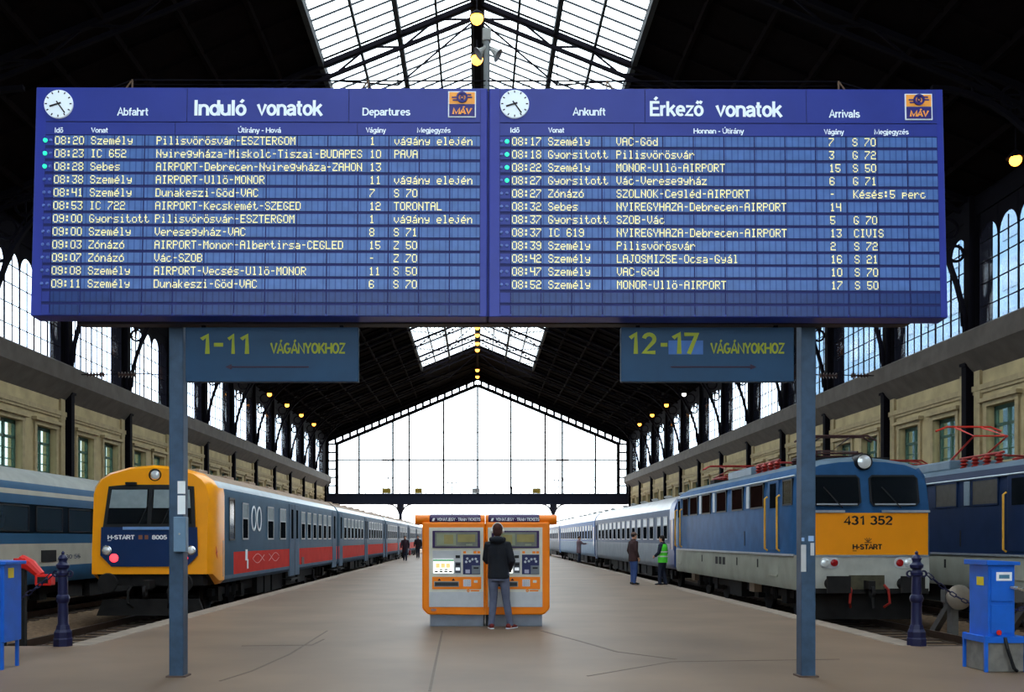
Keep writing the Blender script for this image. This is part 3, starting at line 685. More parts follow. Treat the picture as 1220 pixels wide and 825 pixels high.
MB().box(-.005, .055, -.1, -.095, 1.52, 1.58).box(-.08, -.05, -.1, -.095, 1.52, 1.56).build('sticker', mat('sticker_pale_blue', (150, 180, 220)), pR)
tag(MB().box(-4.4, 4.75, 11.06, 11.23, 3.905, 4.05).build('cross_beam', mat('beam_dark', (40, 36, 44), .6)), 'dark steel beam running under both boards, resting on the posts', 'beam')
def dsign(lab, px0, px1, grp, parts):
    y = 11.1; x0 = (px0 - CX) * y / F; x1 = (px1 - CX) * y / F; z0 = EYE + (CY - 455) * y / F
    t = thing('direction_sign', lab, 'sign', ((x0 + x1) / 2, y, z0), (0, 0, 0), grp)
    w = (x1 - x0) / 2
    p = MB().box(-w, w, 0, .09, 0, .6).build('panel', M_teal, t, bevel=.006)
    for s in (-.8, .8): MB().bar((s * w, .045, .58), (s * w, .045, .63), .04).build('hanger', M_iron, t)
    k = y / F; cxp = (px0 + px1) / 2
    X = lambda p_: (p_ - cxp) * k
    Z = lambda p_: (455 - p_) * k
    m = MB(); ar = MB(); pt = MB()
    for q in parts:
        if q[0] == 't': m.text(q[1], X(q[2]), X(q[3]), Z(q[4]), q[5] * k, lambda a, b: (a, -.006, b), 0, q[6])
        if q[0] == 'a':
            ar.bar((X(q[1]), -.004, Z(437.5)), (X(q[2]), -.004, Z(437.5)), .016, .003, up=(0, 1, 0))
            s = 1 if q[3] > 0 else -1; xe = X(q[2] if s > 0 else q[1])
            ar.prism([(xe + s * .05, Z(437.5)), (xe - s * .02, Z(437.5) + .03), (xe - s * .02, Z(437.5) - .03)], -.006, -.001)
        if q[0] == 'p': pt.box(X(q[1]), X(q[2]), -.004, 0, Z(q[4]), Z(q[3]))
    m.build('lettering', M_yel, t); ar.build('arrow', M_arrow, t)
    if pt.v: pt.build('patch', M_tealp, t)
dsign('teal hanging sign reading 1-11 VÁGÁNYOKHOZ with an arrow to the left', 221, 427, 'direction signs under the boards',
      [('t', '1', 238.5, 250, 422, 23, .03), ('t', '-', 255, 266, 421.5, 25, .03), ('t', '1', 271, 280, 422, 23, .03), ('t', '1', 286, 297, 422, 23, .03), ('t', 'VÁGÁNYOKHOZ', 322, 412, 421.5, 12.5, .035), ('a', 274, 368, -1)])
dsign('teal hanging sign reading 12-17 VÁGÁNYOKHOZ with an arrow to the right', 740, 946, 'direction signs under the boards',
      [('t', '1', 749, 760, 422, 25, .03), ('t', '2', 764, 782, 422, 25, .03), ('t', '-', 787, 795, 421.5, 25, .03), ('t', '1', 800, 812, 422, 25, .03), ('t', '7', 815, 833, 422, 25, .03), ('t', 'VÁGÁNYOKHOZ', 846, 935, 421.5, 12.5, .035), ('a', 799, 896, 1), ('p', 796.5, 837.5, 406, 422.5)])
# ------------------------------------------------------------------ trains
M_slate = mat('slate_blue_paint', (58, 84, 104), 0.4, 0, .1, 1.5, spec=0.003)
M_redb = mat('red_band', (204, 62, 56), 0.5, 0, .08, 2, spec=0.002)
M_sill = mat('grey_blue_sill', (92, 108, 126), 0.5, 0, .1, 2, spec=0.003)
M_roofb = mat('dusty_brown_roof', (150, 128, 108), 0.6, 0, .2, 2, spec=0.12)
M_gutter = mat('pale_gutter', (168, 182, 190), 0.3, .2, .1, 3, spec=0.3)
M_tyel = mat('train_yellow', (250, 160, 10), .28, 0, .05, 2)
M_nose = mat('nose_blue', (20, 48, 92), .25, 0, .06, 2)
M_alu = mat('aluminium_frame', (150, 156, 162), 0.4, .5, spec=0.05)
M_palepane = mat('pale_pane', (130, 142, 146), 0.5, spec=0.04)  # also stands in for the reflection on side window tops
M_lampw = mat('headlamp_glass', (226, 230, 232), .1, .3)
M_redlit = mat('tail_lamp_lit', (255, 50, 60), .3, 0, .02, 5, emit=2.2)
M_redoff = mat('tail_lamp', (150, 20, 24), .2)
M_lblue = mat('loco_blue', (48, 86, 128), 0.3, 0, .14, 2.5, spec=0.004)
M_lgrey = mat('loco_grey_skirt', (150, 150, 138), 0.5, 0, .14, 1.6, spec=0.01)
M_loran = mat('loco_orange', (240, 148, 12), .35, 0, .04, 2)
M_lroof = mat('loco_roof', (92, 110, 124), 0.4, 0, .15, 2, spec=0.2)
M_lgw = mat('loco_side_glass', (30, 18, 16), .3, 0, .2, 2, spec=0)
M_glasss = mat('dark_side_glass', (18, 22, 26), .3, 0, .2, 2, spec=0)
M_rail_y = mat('handrail_yellow', (214, 160, 52), .45)
M_pant = mat('pantograph_red', (150, 40, 32), .5, .2)
M_pantd = mat('pantograph_brown', (62, 34, 32), .5, .2)

def bogie(root, y, xs=.75, lab=None):
    f = MB()
    for s in (-1, 1):
        f.box(s * 1.0 - .06, s * 1.0 + .06, y - 1.75, y + 1.75, .08, .26).box(s * 1.02 - .12, s * 1.02 + .12, y - 1.45, y - 1.05, -.06, .3).box(s * 1.02 - .12, s * 1.02 + .12, y + 1.05, y + 1.45, -.06, .3)
        for q in (-.35, .35): f.lathe([(.11, .0), (.11, .4)], (s * 1.05, y + q, 0), 10)
    f.box(-1, 1, y - .3, y + .3, .1, .35)
    b = f.build('bogie', M_dark, root)
    for yy in (y - 1.25, y + 1.25):
        for s in (-1, 1):
            MB().lathe([(.1, -.09), (.1, -.07), (.42, -.065), (.46, -.06), (.46, -.03), (.42, -.02), (.42, .06), (.3, .065), (.1, .05), (.1, .12)], (s * .75, yy, .06), 20, 'x').build('wheel', M_dark, b, smooth=True)
        MB().tube([(-.75, yy, .06), (.75, yy, .06)], .08, 8).build('axle', M_dark, b)
def fullprof(half): return [(-x, z) for x, z in half] + [(x, z) for x, z in half[::-1][1:]]
def shell(root, half, ys, segm, mats, tf=None, over=None, name='body', smooth=True):
    P = fullprof(half); n = len(P); m = MB(); vs = []
    for k, y in enumerate(ys):
        for x, z in P: vs.append(tf(k, x, z, y) if tf else (x, y, z))
    for k in range(len(ys) - 1):
        for j in range(n):
            jj = min(j, n - 2 - j) if j < n - 1 else -1
            mi = segm[jj] if jj >= 0 else 0
            if over: mi = over(k, jj, mi)
            m.add([vs[k * n + j], vs[k * n + (j + 1) % n], vs[(k + 1) * n + (j + 1) % n], vs[(k + 1) * n + j]], [(3, 2, 1, 0)], mi)
    m.add(vs[:n], [tuple(range(n))], segm[-2]); m.add(vs[-n:], [tuple(range(n))[::-1]], segm[-1])
    me = m.build(name, mats, root)
    bmx = bmesh.new(); bmx.from_mesh(me.data); bmesh.ops.remove_doubles(bmx, verts=bmx.verts, dist=1e-4); bmesh.ops.recalc_face_normals(bmx, faces=bmx.faces); bmx.to_mesh(me.data); bmx.free()
    if smooth: me.data.shade_smooth(); me.data.set_sharp_from_angle(angle=R(30))
    return me
def window(root, x, s, y0, y1, z0, z1, fm=None, pm=None, pale_top=0, t=.04, bm=None):
    f = MB(); xa, xb = sorted((x - s * .03, x + s * .018))
    f.box(xa, xb, y0, y1, z0, z0 + t).box(xa, xb, y0, y1, z1 - t, z1).box(xa, xb, y0, y0 + t, z0, z1).box(xa, xb, y1 - t, y1, z0, z1)
    if pale_top: f.box(xa, xb, y0, y1, z1 - pale_top - .02, z1 - pale_top + .02)
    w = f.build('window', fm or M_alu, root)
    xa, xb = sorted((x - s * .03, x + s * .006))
    MB().box(xa, xb, y0 + t, y1 - t, z0 + t, z1 - pale_top).build('pane', pm or M_glasss, w)
    if pale_top: MB().box(xa, xb, y0 + t, y1 - t, z1 - pale_top, z1 - t).build('pale_pane_top', bm or M_palepane, w)  # pale top of the pane, reflection put into its colour
def door(root, x, s, y0, y1, z0, z1, m, leaves=2, step=True):
    xa, xb = sorted((x - s * .04, x + s * .02))
    d = MB().box(xa, xb, y0, y1, z0, z1).build('door', m, root, bevel=.008)
    n = leaves; w = (y1 - y0) / n
    for i in range(n):
        a, b = sorted((x - s * .02, x + s * .026))
        MB().box(a, b, y0 + i * w + w * .3, y0 + i * w + w * .7, z0 + (z1 - z0) * .52, z1 - .18).build('door_window', M_glasss, d)
        if i: MB().box(a, b, y0 + i * w - .012, y0 + i * w + .012, z0, z1).build('seam', M_black, d)
    if step:
        MB().box(*sorted((x - s * .3, x + s * .06)), y0 + .05, y1 - .05, z0 - .14, z0 - .09).build('step', M_dark, d)
HALF = [(1.38, .38), (1.47, .52), (1.475, .62), (1.475, 1.2), (1.475, 2.62), (1.45, 2.8), (1.33, 2.98), (1.1, 3.14), (.6, 3.28), (0, 3.33)]
def under(root, L, half=1.2):
    u = MB()
    random.seed(int(L * 10))
    u.box(-1.1, 1.1, 4.5, L - 4.5, .1, .4)
    y = 6
    while y < L - 7:
        w = random.uniform(.8, 2); s = random.choice((-1, 1))
        for s in (-1, 1): u.box(s * .85 - .4, s * .85 + .4, y, y + w, -.12 + random.uniform(0, .12), .42)
        y += w + random.uniform(.2, .7)
    u.build('equipment_box', M_dark, root)
def gangway(root, y, m=None):
    g = MB()
    for i in range(4):
        k = 1 - .04 * (i % 2); g.box(-.75 * k, .75 * k, y + i * .09, y + i * .09 + .08, .55, 2.85 * (1 if i % 2 else .985))
    g.build('gangway', m or M_black, root)

# ---- left train: driving trailer and three coaches
XL = TR['a']; YL = 24.0; LBD = YL
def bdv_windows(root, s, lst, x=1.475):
    for a, b in lst: window(root, x, s, a, b, 1.52, 2.52, pale_top=.42)
def lx_to_y(px): return 6.345 * F / (CX - px) - YL
t = thing('railway_coach', 'yellow-fronted driving coach with slate blue sides and a red band', 'railway coach', (XL, YL, 0), (0, 0, 0), 'coaches of the slate blue train')
LEN = 21.5
def tfb(k, x, z, y):
    rake = max(0, z - 1.8) * .16
    if k < 2: z = max(z, .7)
    if k == 0: return (x * .93 if z < 2.7 else x * .9, rake, z if z < 2.85 else 2.85 + (z - 2.85) * .85)
    if k == 1: return (x * .985, rake * .9 + .22, z)
    if k == 2: return (x, .75, z)
    return (x, y, z)
def ovb(k, j, mi):
    if k < 2: return 4 if j >= 0 else 0
    if k == 2: return 4 if 0 <= j <= 4 else mi
    if k == 3 and j == 2: return 2
    return mi
HB = [(1.36, .72)] + HALF[1:]
HB[1] = (1.44, .78); HB[2] = (1.475, .8)
shell(t, [(1.36, .42), (1.47, .52), (1.475, .62), (1.475, 1.2), (1.475, 2.62), (1.45, 2.8), (1.33, 2.98), (1.1, 3.14), (.6, 3.28), (0, 3.33)], [0, .2, .75, 1.25, 2.2, LEN],
      [1, 1, 3, 2, 2, 5, 6, 6, 6, 4, 2], [M_dark, M_sill, M_slate, M_redb, M_tyel, M_gutter, M_roofb], tfb, ovb)
def fx(c): return c * .007153 - 3.56
def fz(c): return 3.79 - c * .007153
def ff(off):
    return lambda x, z, tt=0: (x, max(0, z - 1.8) * .16 - off - tt, z)
def plate(root, name, m, poly, off, th):                      # plate following the raked front
    if isinstance(m, str): m = MATS[m]
    return MB().prism(poly, 0, th, 'y', 0, lambda p, q, tt: ff(off)(p, q, tt)).build(name, m, root)
# the front: surround, blue panel, windscreens, lights
ws = plate(t, 'windscreen_surround', M_black, [(-1.1, 1.82), (1.1, 1.82), (1.02, 2.8), (.6, 2.84), (-.6, 2.84), (-1.02, 2.8)], .0, .03)
for a, b in ((-1.0, -.05), (.05, 1.0)):
    p = plate(ws, 'windscreen', M_glassd, [(a, 1.9), (b, 1.9), (b * .95 if b > .5 else b, 2.74), (a * .95 if a < -.5 else a, 2.74)], .032, .008)
    plate(ws, 'sun_blind', M_palepane, [(a + .03, 2.28), (b - .03, 2.28), (b * .95 - .02 if b > .5 else b - .03, 2.72), (a * .95 + .02 if a < -.5 else a + .03, 2.72)], .041, .004)
wp = MB()
for a in (-.25, .3): wp.bar(ff(.05)(a, 1.86), ff(.05)(a + .3, 2.6), .02)
wp.build('wiper', M_black, ws)
bpn = plate(t, 'nose_panel', M_nose, [(-1.14, 1.82), (-1.16, 1.15), (-.9, .88), (.9, .88), (1.16, 1.15), (1.14, 1.82)], .0, .03)
tx = MB().text('H-START', -.985, -.345, 1.53, .1, lambda a, b: (a, -.034, b), 0, .04).text('8005', .07, .43, 1.53, .1, lambda a, b: (a, -.034, b), 0, .04)
tx.bar((-.985, -.034, 1.5), (-.9, -.034, 1.5), .012, .003, up=(0, 1, 0)).build('lettering', M_white, bpn)
MB().box(-.25, -.16, -.036, -.03, 1.53, 1.63).box(-.1, -.02, -.036, -.03, 1.53, 1.63).build('badge', mat('badge_brown', (120, 80, 60)), bpn)
MB().box(-.62, .9, -.05, -.03, 1.76, 1.83).build('grab_bar', mat('grab_pale', (120, 160, 214), .3, .3), bpn)
for s in (-1, 1):
    h = MB().lathe([(.11, -.03), (.115, -.055), (.095, -.06)], (s * 1.0, 0, 1.27), 20, 'y').build('headlamp', M_chrome, bpn, smooth=True)
    MB().lathe([(.09, -.056), (.06, -.075)], (s * 1.0, 0, 1.27), 20, 'y').build('lens', M_lampw, h, smooth=True)
    MB().lathe([(.1, -.03), (.1, -.055), (.07, -.07)], (s * .83, 0, 1.085), 20, 'y').build('tail_lamp', M_redlit, bpn, smooth=True)
h = MB().lathe([(.15, .1), (.15, -.02), (.13, -.03), (.12, .02)], (.07, ff(0)(0, 3.08)[1], 3.08), 22, 'y').build('top_headlamp', M_black, t, smooth=True)
MB().lathe([(.11, .0), (.07, -.02)], (.07, ff(0)(0, 3.08)[1], 3.08), 18, 'y').build('lens', M_lampw, h, smooth=True)
MB().box(-.6, -.35, .06, .16, 2.84, 2.9).build('wiper_motor', M_black, t)
# front underframe: buffer beam, coupler, buffers, plough, hoses
uf = MB().box(-1.25, 1.25, .12, .5, .42, .72).prism([(-1.3, -.3), (1.3, -.3), (1.15, .1), (-1.15, .1)], .1, .18)
uf.build('buffer_beam', M_dark, t)
for s in (-1, 1):
    MB().lathe([(.1, .3), (.1, -.25), (.22, -.27), (.24, -.3), (.22, -.34)], (s * .88, 0, .5), 18, 'y').build('buffer', M_dark, t, smooth=True)
    MB().tube([(s * .45, .15, .45), (s * .47, -.1, .3), (s * .5, -.08, .02), (s * .42, .1, -.1)], .03, 8).build('brake_hose', M_dark, t)
MB().box(-.09, .09, -.28, .2, .36, .56).ring((0, -.3, .3), .1, .03, 14, 'x').build('coupler_hook', M_dark, t)
for z, c in ((2.1, M_slate),): pass
# side (platform side = +x)
for px0, px1 in ((261, 266.6),): window(t, 1.475, 1, 1.7, 2.3, 1.5, 2.6, M_black, M_glassd)
bdv_windows(t, 1, [(3.15, 3.85), (6.4, 7.3), (8.3, 9.3)])
door(t, 1.475, 1, 9.95, 11.75, .28, 2.72, M_sill)
bdv_windows(t, 1, [(12.2, 13.0), (13.5, 14.3), (14.8, 15.6), (16.1, 16.9), (17.4, 18.2), (18.7, 19.5)])
door(t, 1.475, 1, 20.0, 21.1, .28, 2.72, M_sill, 1)
fs_ = lambda a, b: (1.481, a, b)
lg = MB()
for y in (4.55, 5.25):
    for k in range(24):
        a0, a1 = 2 * pi * k / 24, 2 * pi * (k + 1) / 24
        lg.bar((1.482, y + .27 * cos(a0), 2.12 + .33 * sin(a0)), (1.482, y + .27 * cos(a1), 2.12 + .33 * sin(a1)), .012, .06)
lg.build('oval_emblem', M_white, t)
sw = MB()
for o in (0, 2.2):
    for s in (-1, 1):
        P = [(1.482, 4.4 + o + k * .12, .98 + s * .13 * sin(k * .3 + o)) for k in range(14)]
        for p, q in zip(P[:-1], P[1:]): sw.bar(p, q, .006, .016)
sw.build('swirl_pattern', mat('pale_swirl', (226, 150, 144), .5), t)
MB().box(1.476, 1.485, 3.5, 3.75, .95, 1.25).box(1.476, 1.485, 3.7, 3.85, .72, .98).build('sticker', M_white, t)
MB().box(1.47, 1.485, 12.3, 12.8, .62, .88).build('vent', mat('vent_dark_red', (80, 22, 22)), t)
MB().box(1.47, 1.482, 1.1, 1.14, .6, 1.5).build('grab_rail', M_alu, t)
MB().prism([(.42, 1.36), (.55, 1.2), (.49, 1.2), (.56, 1.06), (.4, 1.22), (.46, 1.22)], 1.478, 1.484, 'x').build('warning_flash', M_red, t)
bogie(t, 3.4); bogie(t, LEN - 3.2); under(t, LEN)
rv = MB()
for y in range(3, 21, 3): rv.box(-.35, .35, y, y + .9, 3.26, 3.42)
rv.build('roof_vent', M_roofb, t, bevel=.03)
gangway(t, LEN)
labs = ['slate blue coach with a red band, coupled right behind the yellow-fronted one', 'slate blue coach with a red band, third vehicle of its train', 'slate blue coach farthest along its train, reaching towards the ticket machines']
y0 = YL + LEN + .45
for i in range(3):
    L = 23.0
    t = thing('railway_coach', labs[i], 'railway coach', (XL, y0, 0), (0, 0, 0), 'coaches of the slate blue train')
    shell(t, HALF, [0, L], [1, 1, 3, 2, 2, 5, 6, 6, 6, 2, 2], [M_dark, M_sill, M_slate, M_redb, M_tyel, M_gutter, M_roofb])
    door(t, 1.475, 1, .25, 1.3, .28, 2.72, M_sill, 1); door(t, 1.475, 1, 10.6, 12.2, .28, 2.72, M_sill); door(t, 1.475, 1, L - 1.3, L - .25, .28, 2.72, M_sill, 1)
    bdv_windows(t, 1, [(1.8 + k * 1.42, 2.75 + k * 1.42) for k in range(6)] + [(12.8 + k * 1.42, 13.75 + k * 1.42) for k in range(6)])
    bogie(t, 3.3); bogie(t, L - 3.3); under(t, L); gangway(t, L)
    rv = MB()
    for y in range(2, 22, 3): rv.box(-.35, .35, y, y + .9, 3.26, 3.42)
    rv.build('roof_vent', M_roofb, t, bevel=.03)
    y0 += L + .45

# ---- far left train: white and blue coach with a continuous dark window band
M_icb = mat('coach_blue', (50, 86, 116), 0.35, 0, .06, 2, spec=0.04); M_icw = mat('coach_white', (170, 164, 150), 0.4, 0, .08, 2, spec=0.03)
M_icr = mat('coach_grey_roof', (150, 152, 146), 0.5, 0, .12, 2, spec=0.15)
t = thing('railway_coach', 'white and blue coach with dark window band behind the yellow-fronted train', 'railway coach', (TR['b'], 21.6, 0))
H2 = [(1.36, .4), (1.45, .62), (1.45, .84), (1.45, 1.42), (1.45, 1.68), (1.45, 2.4), (1.45, 2.62), (1.44, 2.74), (1.4, 2.92), (1.28, 3.1), (.95, 3.28), (.5, 3.38), (0, 3.42)]
shell(t, H2, [0, 26], [1, 1, 2, 1, 3, 1, 2, 1, 4, 4, 4, 4, 1, 1], [M_dark, M_icb, M_icw, M_glassd, M_icr])
for k in range(12):
    window(t, 1.45, 1, 1.6 + k * 2, 3.2 + k * 2, 1.72, 2.36, M_black, mat('coach_pane', (40, 50, 58), .1, 0, .2, 2), t=.03)
MB().box(1.44, 1.462, 3.9, 4.8, .95, 1.25).build('vent', M_dark, t)
MB().text('80 55', 5.4, 6.4, 1.0, .12, lambda a, b: (1.456, a, b)).build('lettering', M_nose, t)
bogie(t, 3.5); bogie(t, 22.5); under(t, 26)

# ---- electric locomotives
HV = [(1.46, .36), (1.5, .5), (1.5, 1.17), (1.5, 2.15), (1.49, 2.75), (1.46, 3.0), (1.34, 3.2), (1.08, 3.34), (.6, 3.43), (0, 3.47)]
def pantograph(root, y, m, h=.42, dirn=1):
    p = MB(); zb = 3.62
    for s in (-1, 1):
        p.tube([(s * .55, y - .9, zb), (s * .55, y + .9, zb)], .03, 6)
        p.tube([(s * .5, y - .75 * dirn, zb + .05), (s * .42, y + .85 * dirn, zb + h * .5), (s * .36, y - .6 * dirn, zb + h)], .024, 6)
    for q in (-.9, 0, .9): p.tube([(-.55, y + q, zb), (.55, y + q, zb)], .026, 6)
    p.tube([(-.42, y + .85 * dirn, zb + h * .5), (.42, y + .85 * dirn, zb + h * .5)], .024, 6).tube([(-.5, y - .3 * dirn, zb + .1), (.42, y + .7 * dirn, zb + h * .45)], .014, 6)
    o = p.build('pantograph', m, root)
    hd = MB()
    for q in (-.16, .16): hd.tube([(-.95, y - .6 * dirn + q, zb + h - .1), (-.75, y - .6 * dirn + q, zb + h + .02), (.75, y - .6 * dirn + q, zb + h + .02), (.95, y - .6 * dirn + q, zb + h - .1)], .025, 6)
    hd.build('contact_strip', m, o)
    for s in (-1, 1):
        for q in (-.8, .8):
            MB().lathe([(.04, 3.36), (.1, 3.42), (.05, 3.45), (.1, 3.49), (.05, 3.52), (.1, 3.56), (.04, 3.6)], (s * .55, y + q, 0), 10).build('insulator', m, o, smooth=True)
def loco(name, label, x, y, blue, orange, number, winpane, raised):
    t = thing(name, label, 'locomotive', (x, y, 0))
    L = 14.4
    def tf(k, px, z, yy):
        rk = max(0, z - 2.15) * .2
        zz = z if z < 2.95 else 2.95 + (z - 2.95) * .72
        if k == 0: return (px * .95 if z < 2.9 else px * .9, rk, zz)
        if k == 1: return (px, rk + .16, z if z < 3 else 3 + (z - 3) * .86)
        if k == 2: return (px, .9, z)
        if k == 3: return (px, L - .9, z)
        if k == 4: return (px, L - rk - .16, z if z < 3 else 3 + (z - 3) * .86)
        return (px * .95 if z < 2.9 else px * .9, L - rk, zz)
    shell(t, HV, [0, .16, .9, 13.5, L - .16, L], [1, 1, 2, 2, 2, 2, 3, 3, 3, 2, 2], [M_dark, M_lgrey, blue, M_lroof], tf)
    fr = lambda off: (lambda px, z, tt=0: (px, max(0, z - 2.15) * .2 - off - tt, z))
    pf = lambda poly, off, th: MB().prism(poly, 0, th, 'y', 0, lambda p, q, tt: fr(off)(p, q, tt))
    pf([(-1.42, .36), (1.42, .36), (1.42, 1.14), (-1.42, 1.14)], 0, .014).build('apron', mat('apron_grey', (168, 168, 160), .5, 0, .14, 3, spec=.2), t)
    op = pf([(-1.39, 1.18), (1.39, 1.18), (1.39, 2.13), (-1.39, 2.13)], .0, .02).build('number_panel', orange, t)
    if number:
        nm = MB().text('431 352', -.53, .585, 1.86, .2, lambda a, b: (a, -.025, b), 0, .032)
        nm.text('H-START', -.32, .345, 1.305, .115, lambda a, b: (a, -.025, b), 0, .045).bar((-.32, -.024, 1.27), (-.23, -.024, 1.27), .014, .003, up=(0, 1, 0))
        nm.build('lettering', M_black, op)
        e = MB()
        for a in (-40, -15, 15, 40): e.bar((.03, -.024, 1.47), (.03 + .12 * sin(R(a)), -.024, 1.47 + .1 * cos(R(a))), .018, .003, up=(0, 1, 0))
        e.bar((-.05, -.024, 1.46), (.11, -.024, 1.46), .02, .003, up=(0, 1, 0)).build('crest', mat('crest_brown', (110, 70, 24)), op)
    for q0, q1 in ((-1.42, -.5), (.35, 1.42)): pf([(q0, 2.14), (q1, 2.14), (q1, 2.19), (q0, 2.19)], 0, .06).build('ledge', M_alu, t)
    pf([(-1.4, 1.13), (1.4, 1.13), (1.4, 1.18), (-1.4, 1.18)], 0, .03).build('rail_strip', M_alu, t)
    for s in (-1, 1):
        a, b = sorted((s * .1, s * 1.22))
        c = .08
        oct_ = [(a + c, 2.29), (b - c, 2.29), (b, 2.29 + c), (b, 3.0 - c), (b - c, 3.0), (a + c, 3.0), (a, 3.0 - c), (a, 2.29 + c)]
        w = pf(oct_, .0, .018).build('windscreen', M_black, t)
        i_ = .045; oc2 = [(a + c, 2.29 + i_), (b - c, 2.29 + i_), (b - i_, 2.29 + c), (b - i_, 3.0 - c), (b - c, 3.0 - i_), (a + c, 3.0 - i_), (a + i_, 3.0 - c), (a + i_, 2.29 + c)]
        pf(oc2, .019, .006).build('pane', M_glassd, w)
        pf([(a + .1, 2.31), (b - .1, 2.31), (b - .1, 2.345), (a + .1, 2.345)], .026, .008).build('sill', M_alu, w)
        MB().bar(fr(.04)(s * .66 + .12, 2.24), fr(.04)(s * .66 - .28, 2.72), .022).build('wiper', M_black, w)
        # light cluster
        cx = s * .84; P = [(cx + .1 * k2 + .12 * cos(u), 1.0 + .125 * sin(u)) for k2, us in ((1, range(-90, 91, 15)), (-1, range(90, 271, 15))) for u in [R(q) for q in us]]
        lc = MB().prism(P, -.03, .0).build('light_cluster', M_grey, t)
        MB().lathe([(.1, -.03), (.1, -.06), (.06, -.075)], (cx + s * .1, 0, 1.0), 18, 'y').build('headlamp', M_lampw, lc, smooth=True)
        MB().lathe([(.08, -.03), (.08, -.06), (.05, -.07)], (cx - s * .1, 0, 1.0), 18, 'y').build('tail_lamp', M_redoff, lc, smooth=True)
        bf = MB().lathe([(.14, .1), (.14, -.35), (.1, -.36), (.1, -.5)], (s * .82, 0, .53), 16, 'y')
        bf.box(s * .82 - .26, s * .82 + .26, -.58, -.5, .34, .72); bf.build('buffer', M_dark, t, bevel=.01)
        MB().tube([(s * .4, 0, .5), (s * .42, -.2, .4), (s * .45, -.2, .1), (s * .38, -.05, 0)], .03, 8).build('brake_hose', M_pant, t)
    MB().box(-.4, .4, -.03, .05, .4, .72).build('coupler_plate', mat('rust_plate', (70, 66, 50), .8, 0, .3), t)
    MB().box(-.07, .07, -.35, 0, .42, .6).ring((0, -.32, .36), .1, .03, 14, 'x').tube([(0, -.36, .3), (.02, -.38, .0)], .03).build('coupler_hook', M_dark, t)
    MB().box(-1.4, 1.4, -.02, .3, .3, .42).prism([(-1.35, -.3), (1.35, -.3), (1.2, .3), (-1.2, .3)], .25, .32).build('buffer_beam', M_dark, t)
    h = MB().lathe([(.19, .5), (.19, .12), (.17, .08), (.15, .12)], (0.0, 0, 3.3), 24, 'y').build('top_headlamp', M_black, t, smooth=True)
    MB().lathe([(.16, .14), (.16, .11), (.09, .085)], (0, 0, 3.3), 24, 'y').build('lens', M_lampw, h, smooth=True)
    # platform side (left, -x)
    s = -1
    window(t, 1.49, s, .5, 1.25, 2.33, 2.98, M_black, M_glassd) if 0 else None
    for a, b in ((.55, 1.3),): window(t, -1.495, s, a, b, 2.33, 2.95, M_black, M_glassd)
    for a, b in ((2.9, 4.15), (4.9, 6.1), (6.75, 7.95), (8.75, 9.95), (10.6, 11.8), (12.1, 13.0)):
        window(t, -1.497, s, a, b, 2.33, 2.97, M_black if blue is M_lblue else blue, winpane)
    for a in (4.4, 8.3, 10.2):
        MB().box(-1.51, -1.49, a - .14, a + .14, 2.36, 2.95).build('vent_strip', mat('vent_grey', (120, 136, 146), .35, .2), t)
    for a, b in ((1.6, 2.5), (13.25, 14.0)):
        d = MB().box(-1.512, -1.47, a, b, 1.24, 3.0).build('door', blue, t, bevel=.02)
        MB().box(-1.52, -1.5, a + .2, b - .2, 2.3, 2.9).build('door_window', M_glasss, d)
        for e in (a - .06, b + .06):
            MB().tube([(-1.5, e, 1.25), (-1.57, e, 1.3), (-1.57, e, 2.55), (-1.5, e, 2.6)], .025, 8).build('handrail', M_rail_y, d)
        MB().box(-1.52, -1.3, a + .1, b - .1, .62, .66).box(-1.505, -1.4, a + .05, b - .05, .68, 1.12).build('step_recess', M_lgrey, d)
    d = MB()
    for a in (6.9, 7.35, 7.8): d.box(-1.508, -1.49, a, a + .3, .78, 1.0)
    for a in (3.4, 5.5, 9.9): d.box(-1.508, -1.49, a, a + .1, .8, 1.02)
    d.build('access_hatch', M_dark, t)
    MB().box(-1.508, -1.49, 4.7, 4.76, 1.35, 1.75).build('drain_slot', M_dark, t)
    MB().box(-1.53, 1.53, .4, L - .4, 1.14, 1.19).build('waist_strip', M_alu, t)
    MB().tube([(-1.5, .4, 3.0), (-1.5, L - .5, 3.0)], .025, 6).tube([(1.5, .4, 3.0), (1.5, L - .5, 3.0)], .025, 6).build('gutter', M_gutter, t)
    for yy in (3.6, L - 3.6): bogie(t, yy)
    under(t, L)
    for yy in (4.5, L - 2.4): MB().box(-1.3, -1.1, yy, yy + .5, .1, .4).build('sandbox', mat('sandbox_pale', (150, 130, 110), .8), t)
    MB().box(-.7, .7, 7.0, 9.8, 3.4, 3.68).build('roof_hood', M_lroof, t, bevel=.05)
    MB().box(-.9, .9, .9, 1.3, 3.36, 3.46).box(-.95, .95, 10.6, 11.2, 3.36, 3.5).build('roof_walkway', M_dark, t)
    pantograph(t, 2.6, M_pantd, .42); pantograph(t, 11.6, M_pant, .42, -1)
    rb = MB()
    for a in (4.4, 5.0, 5.6, 6.2):
        for q in (-.7, .7): rb.lathe([(.05, 3.36), (.11, 3.41), (.05, 3.45), (.11, 3.5), (.05, 3.54), (.11, 3.58), (.05, 3.64)], (q, a, 0), 10)
    rb.tube([(-.7, 4.2, 3.66), (-.7, 6.4, 3.66)], .03).tube([(.7, 4.2, 3.66), (.7, 6.4, 3.66)], .03).tube([(-.7, 5, 3.66), (.7, 5.6, 3.66)], .03)
    rb.build('roof_busbar', M_pant, t, smooth=True)
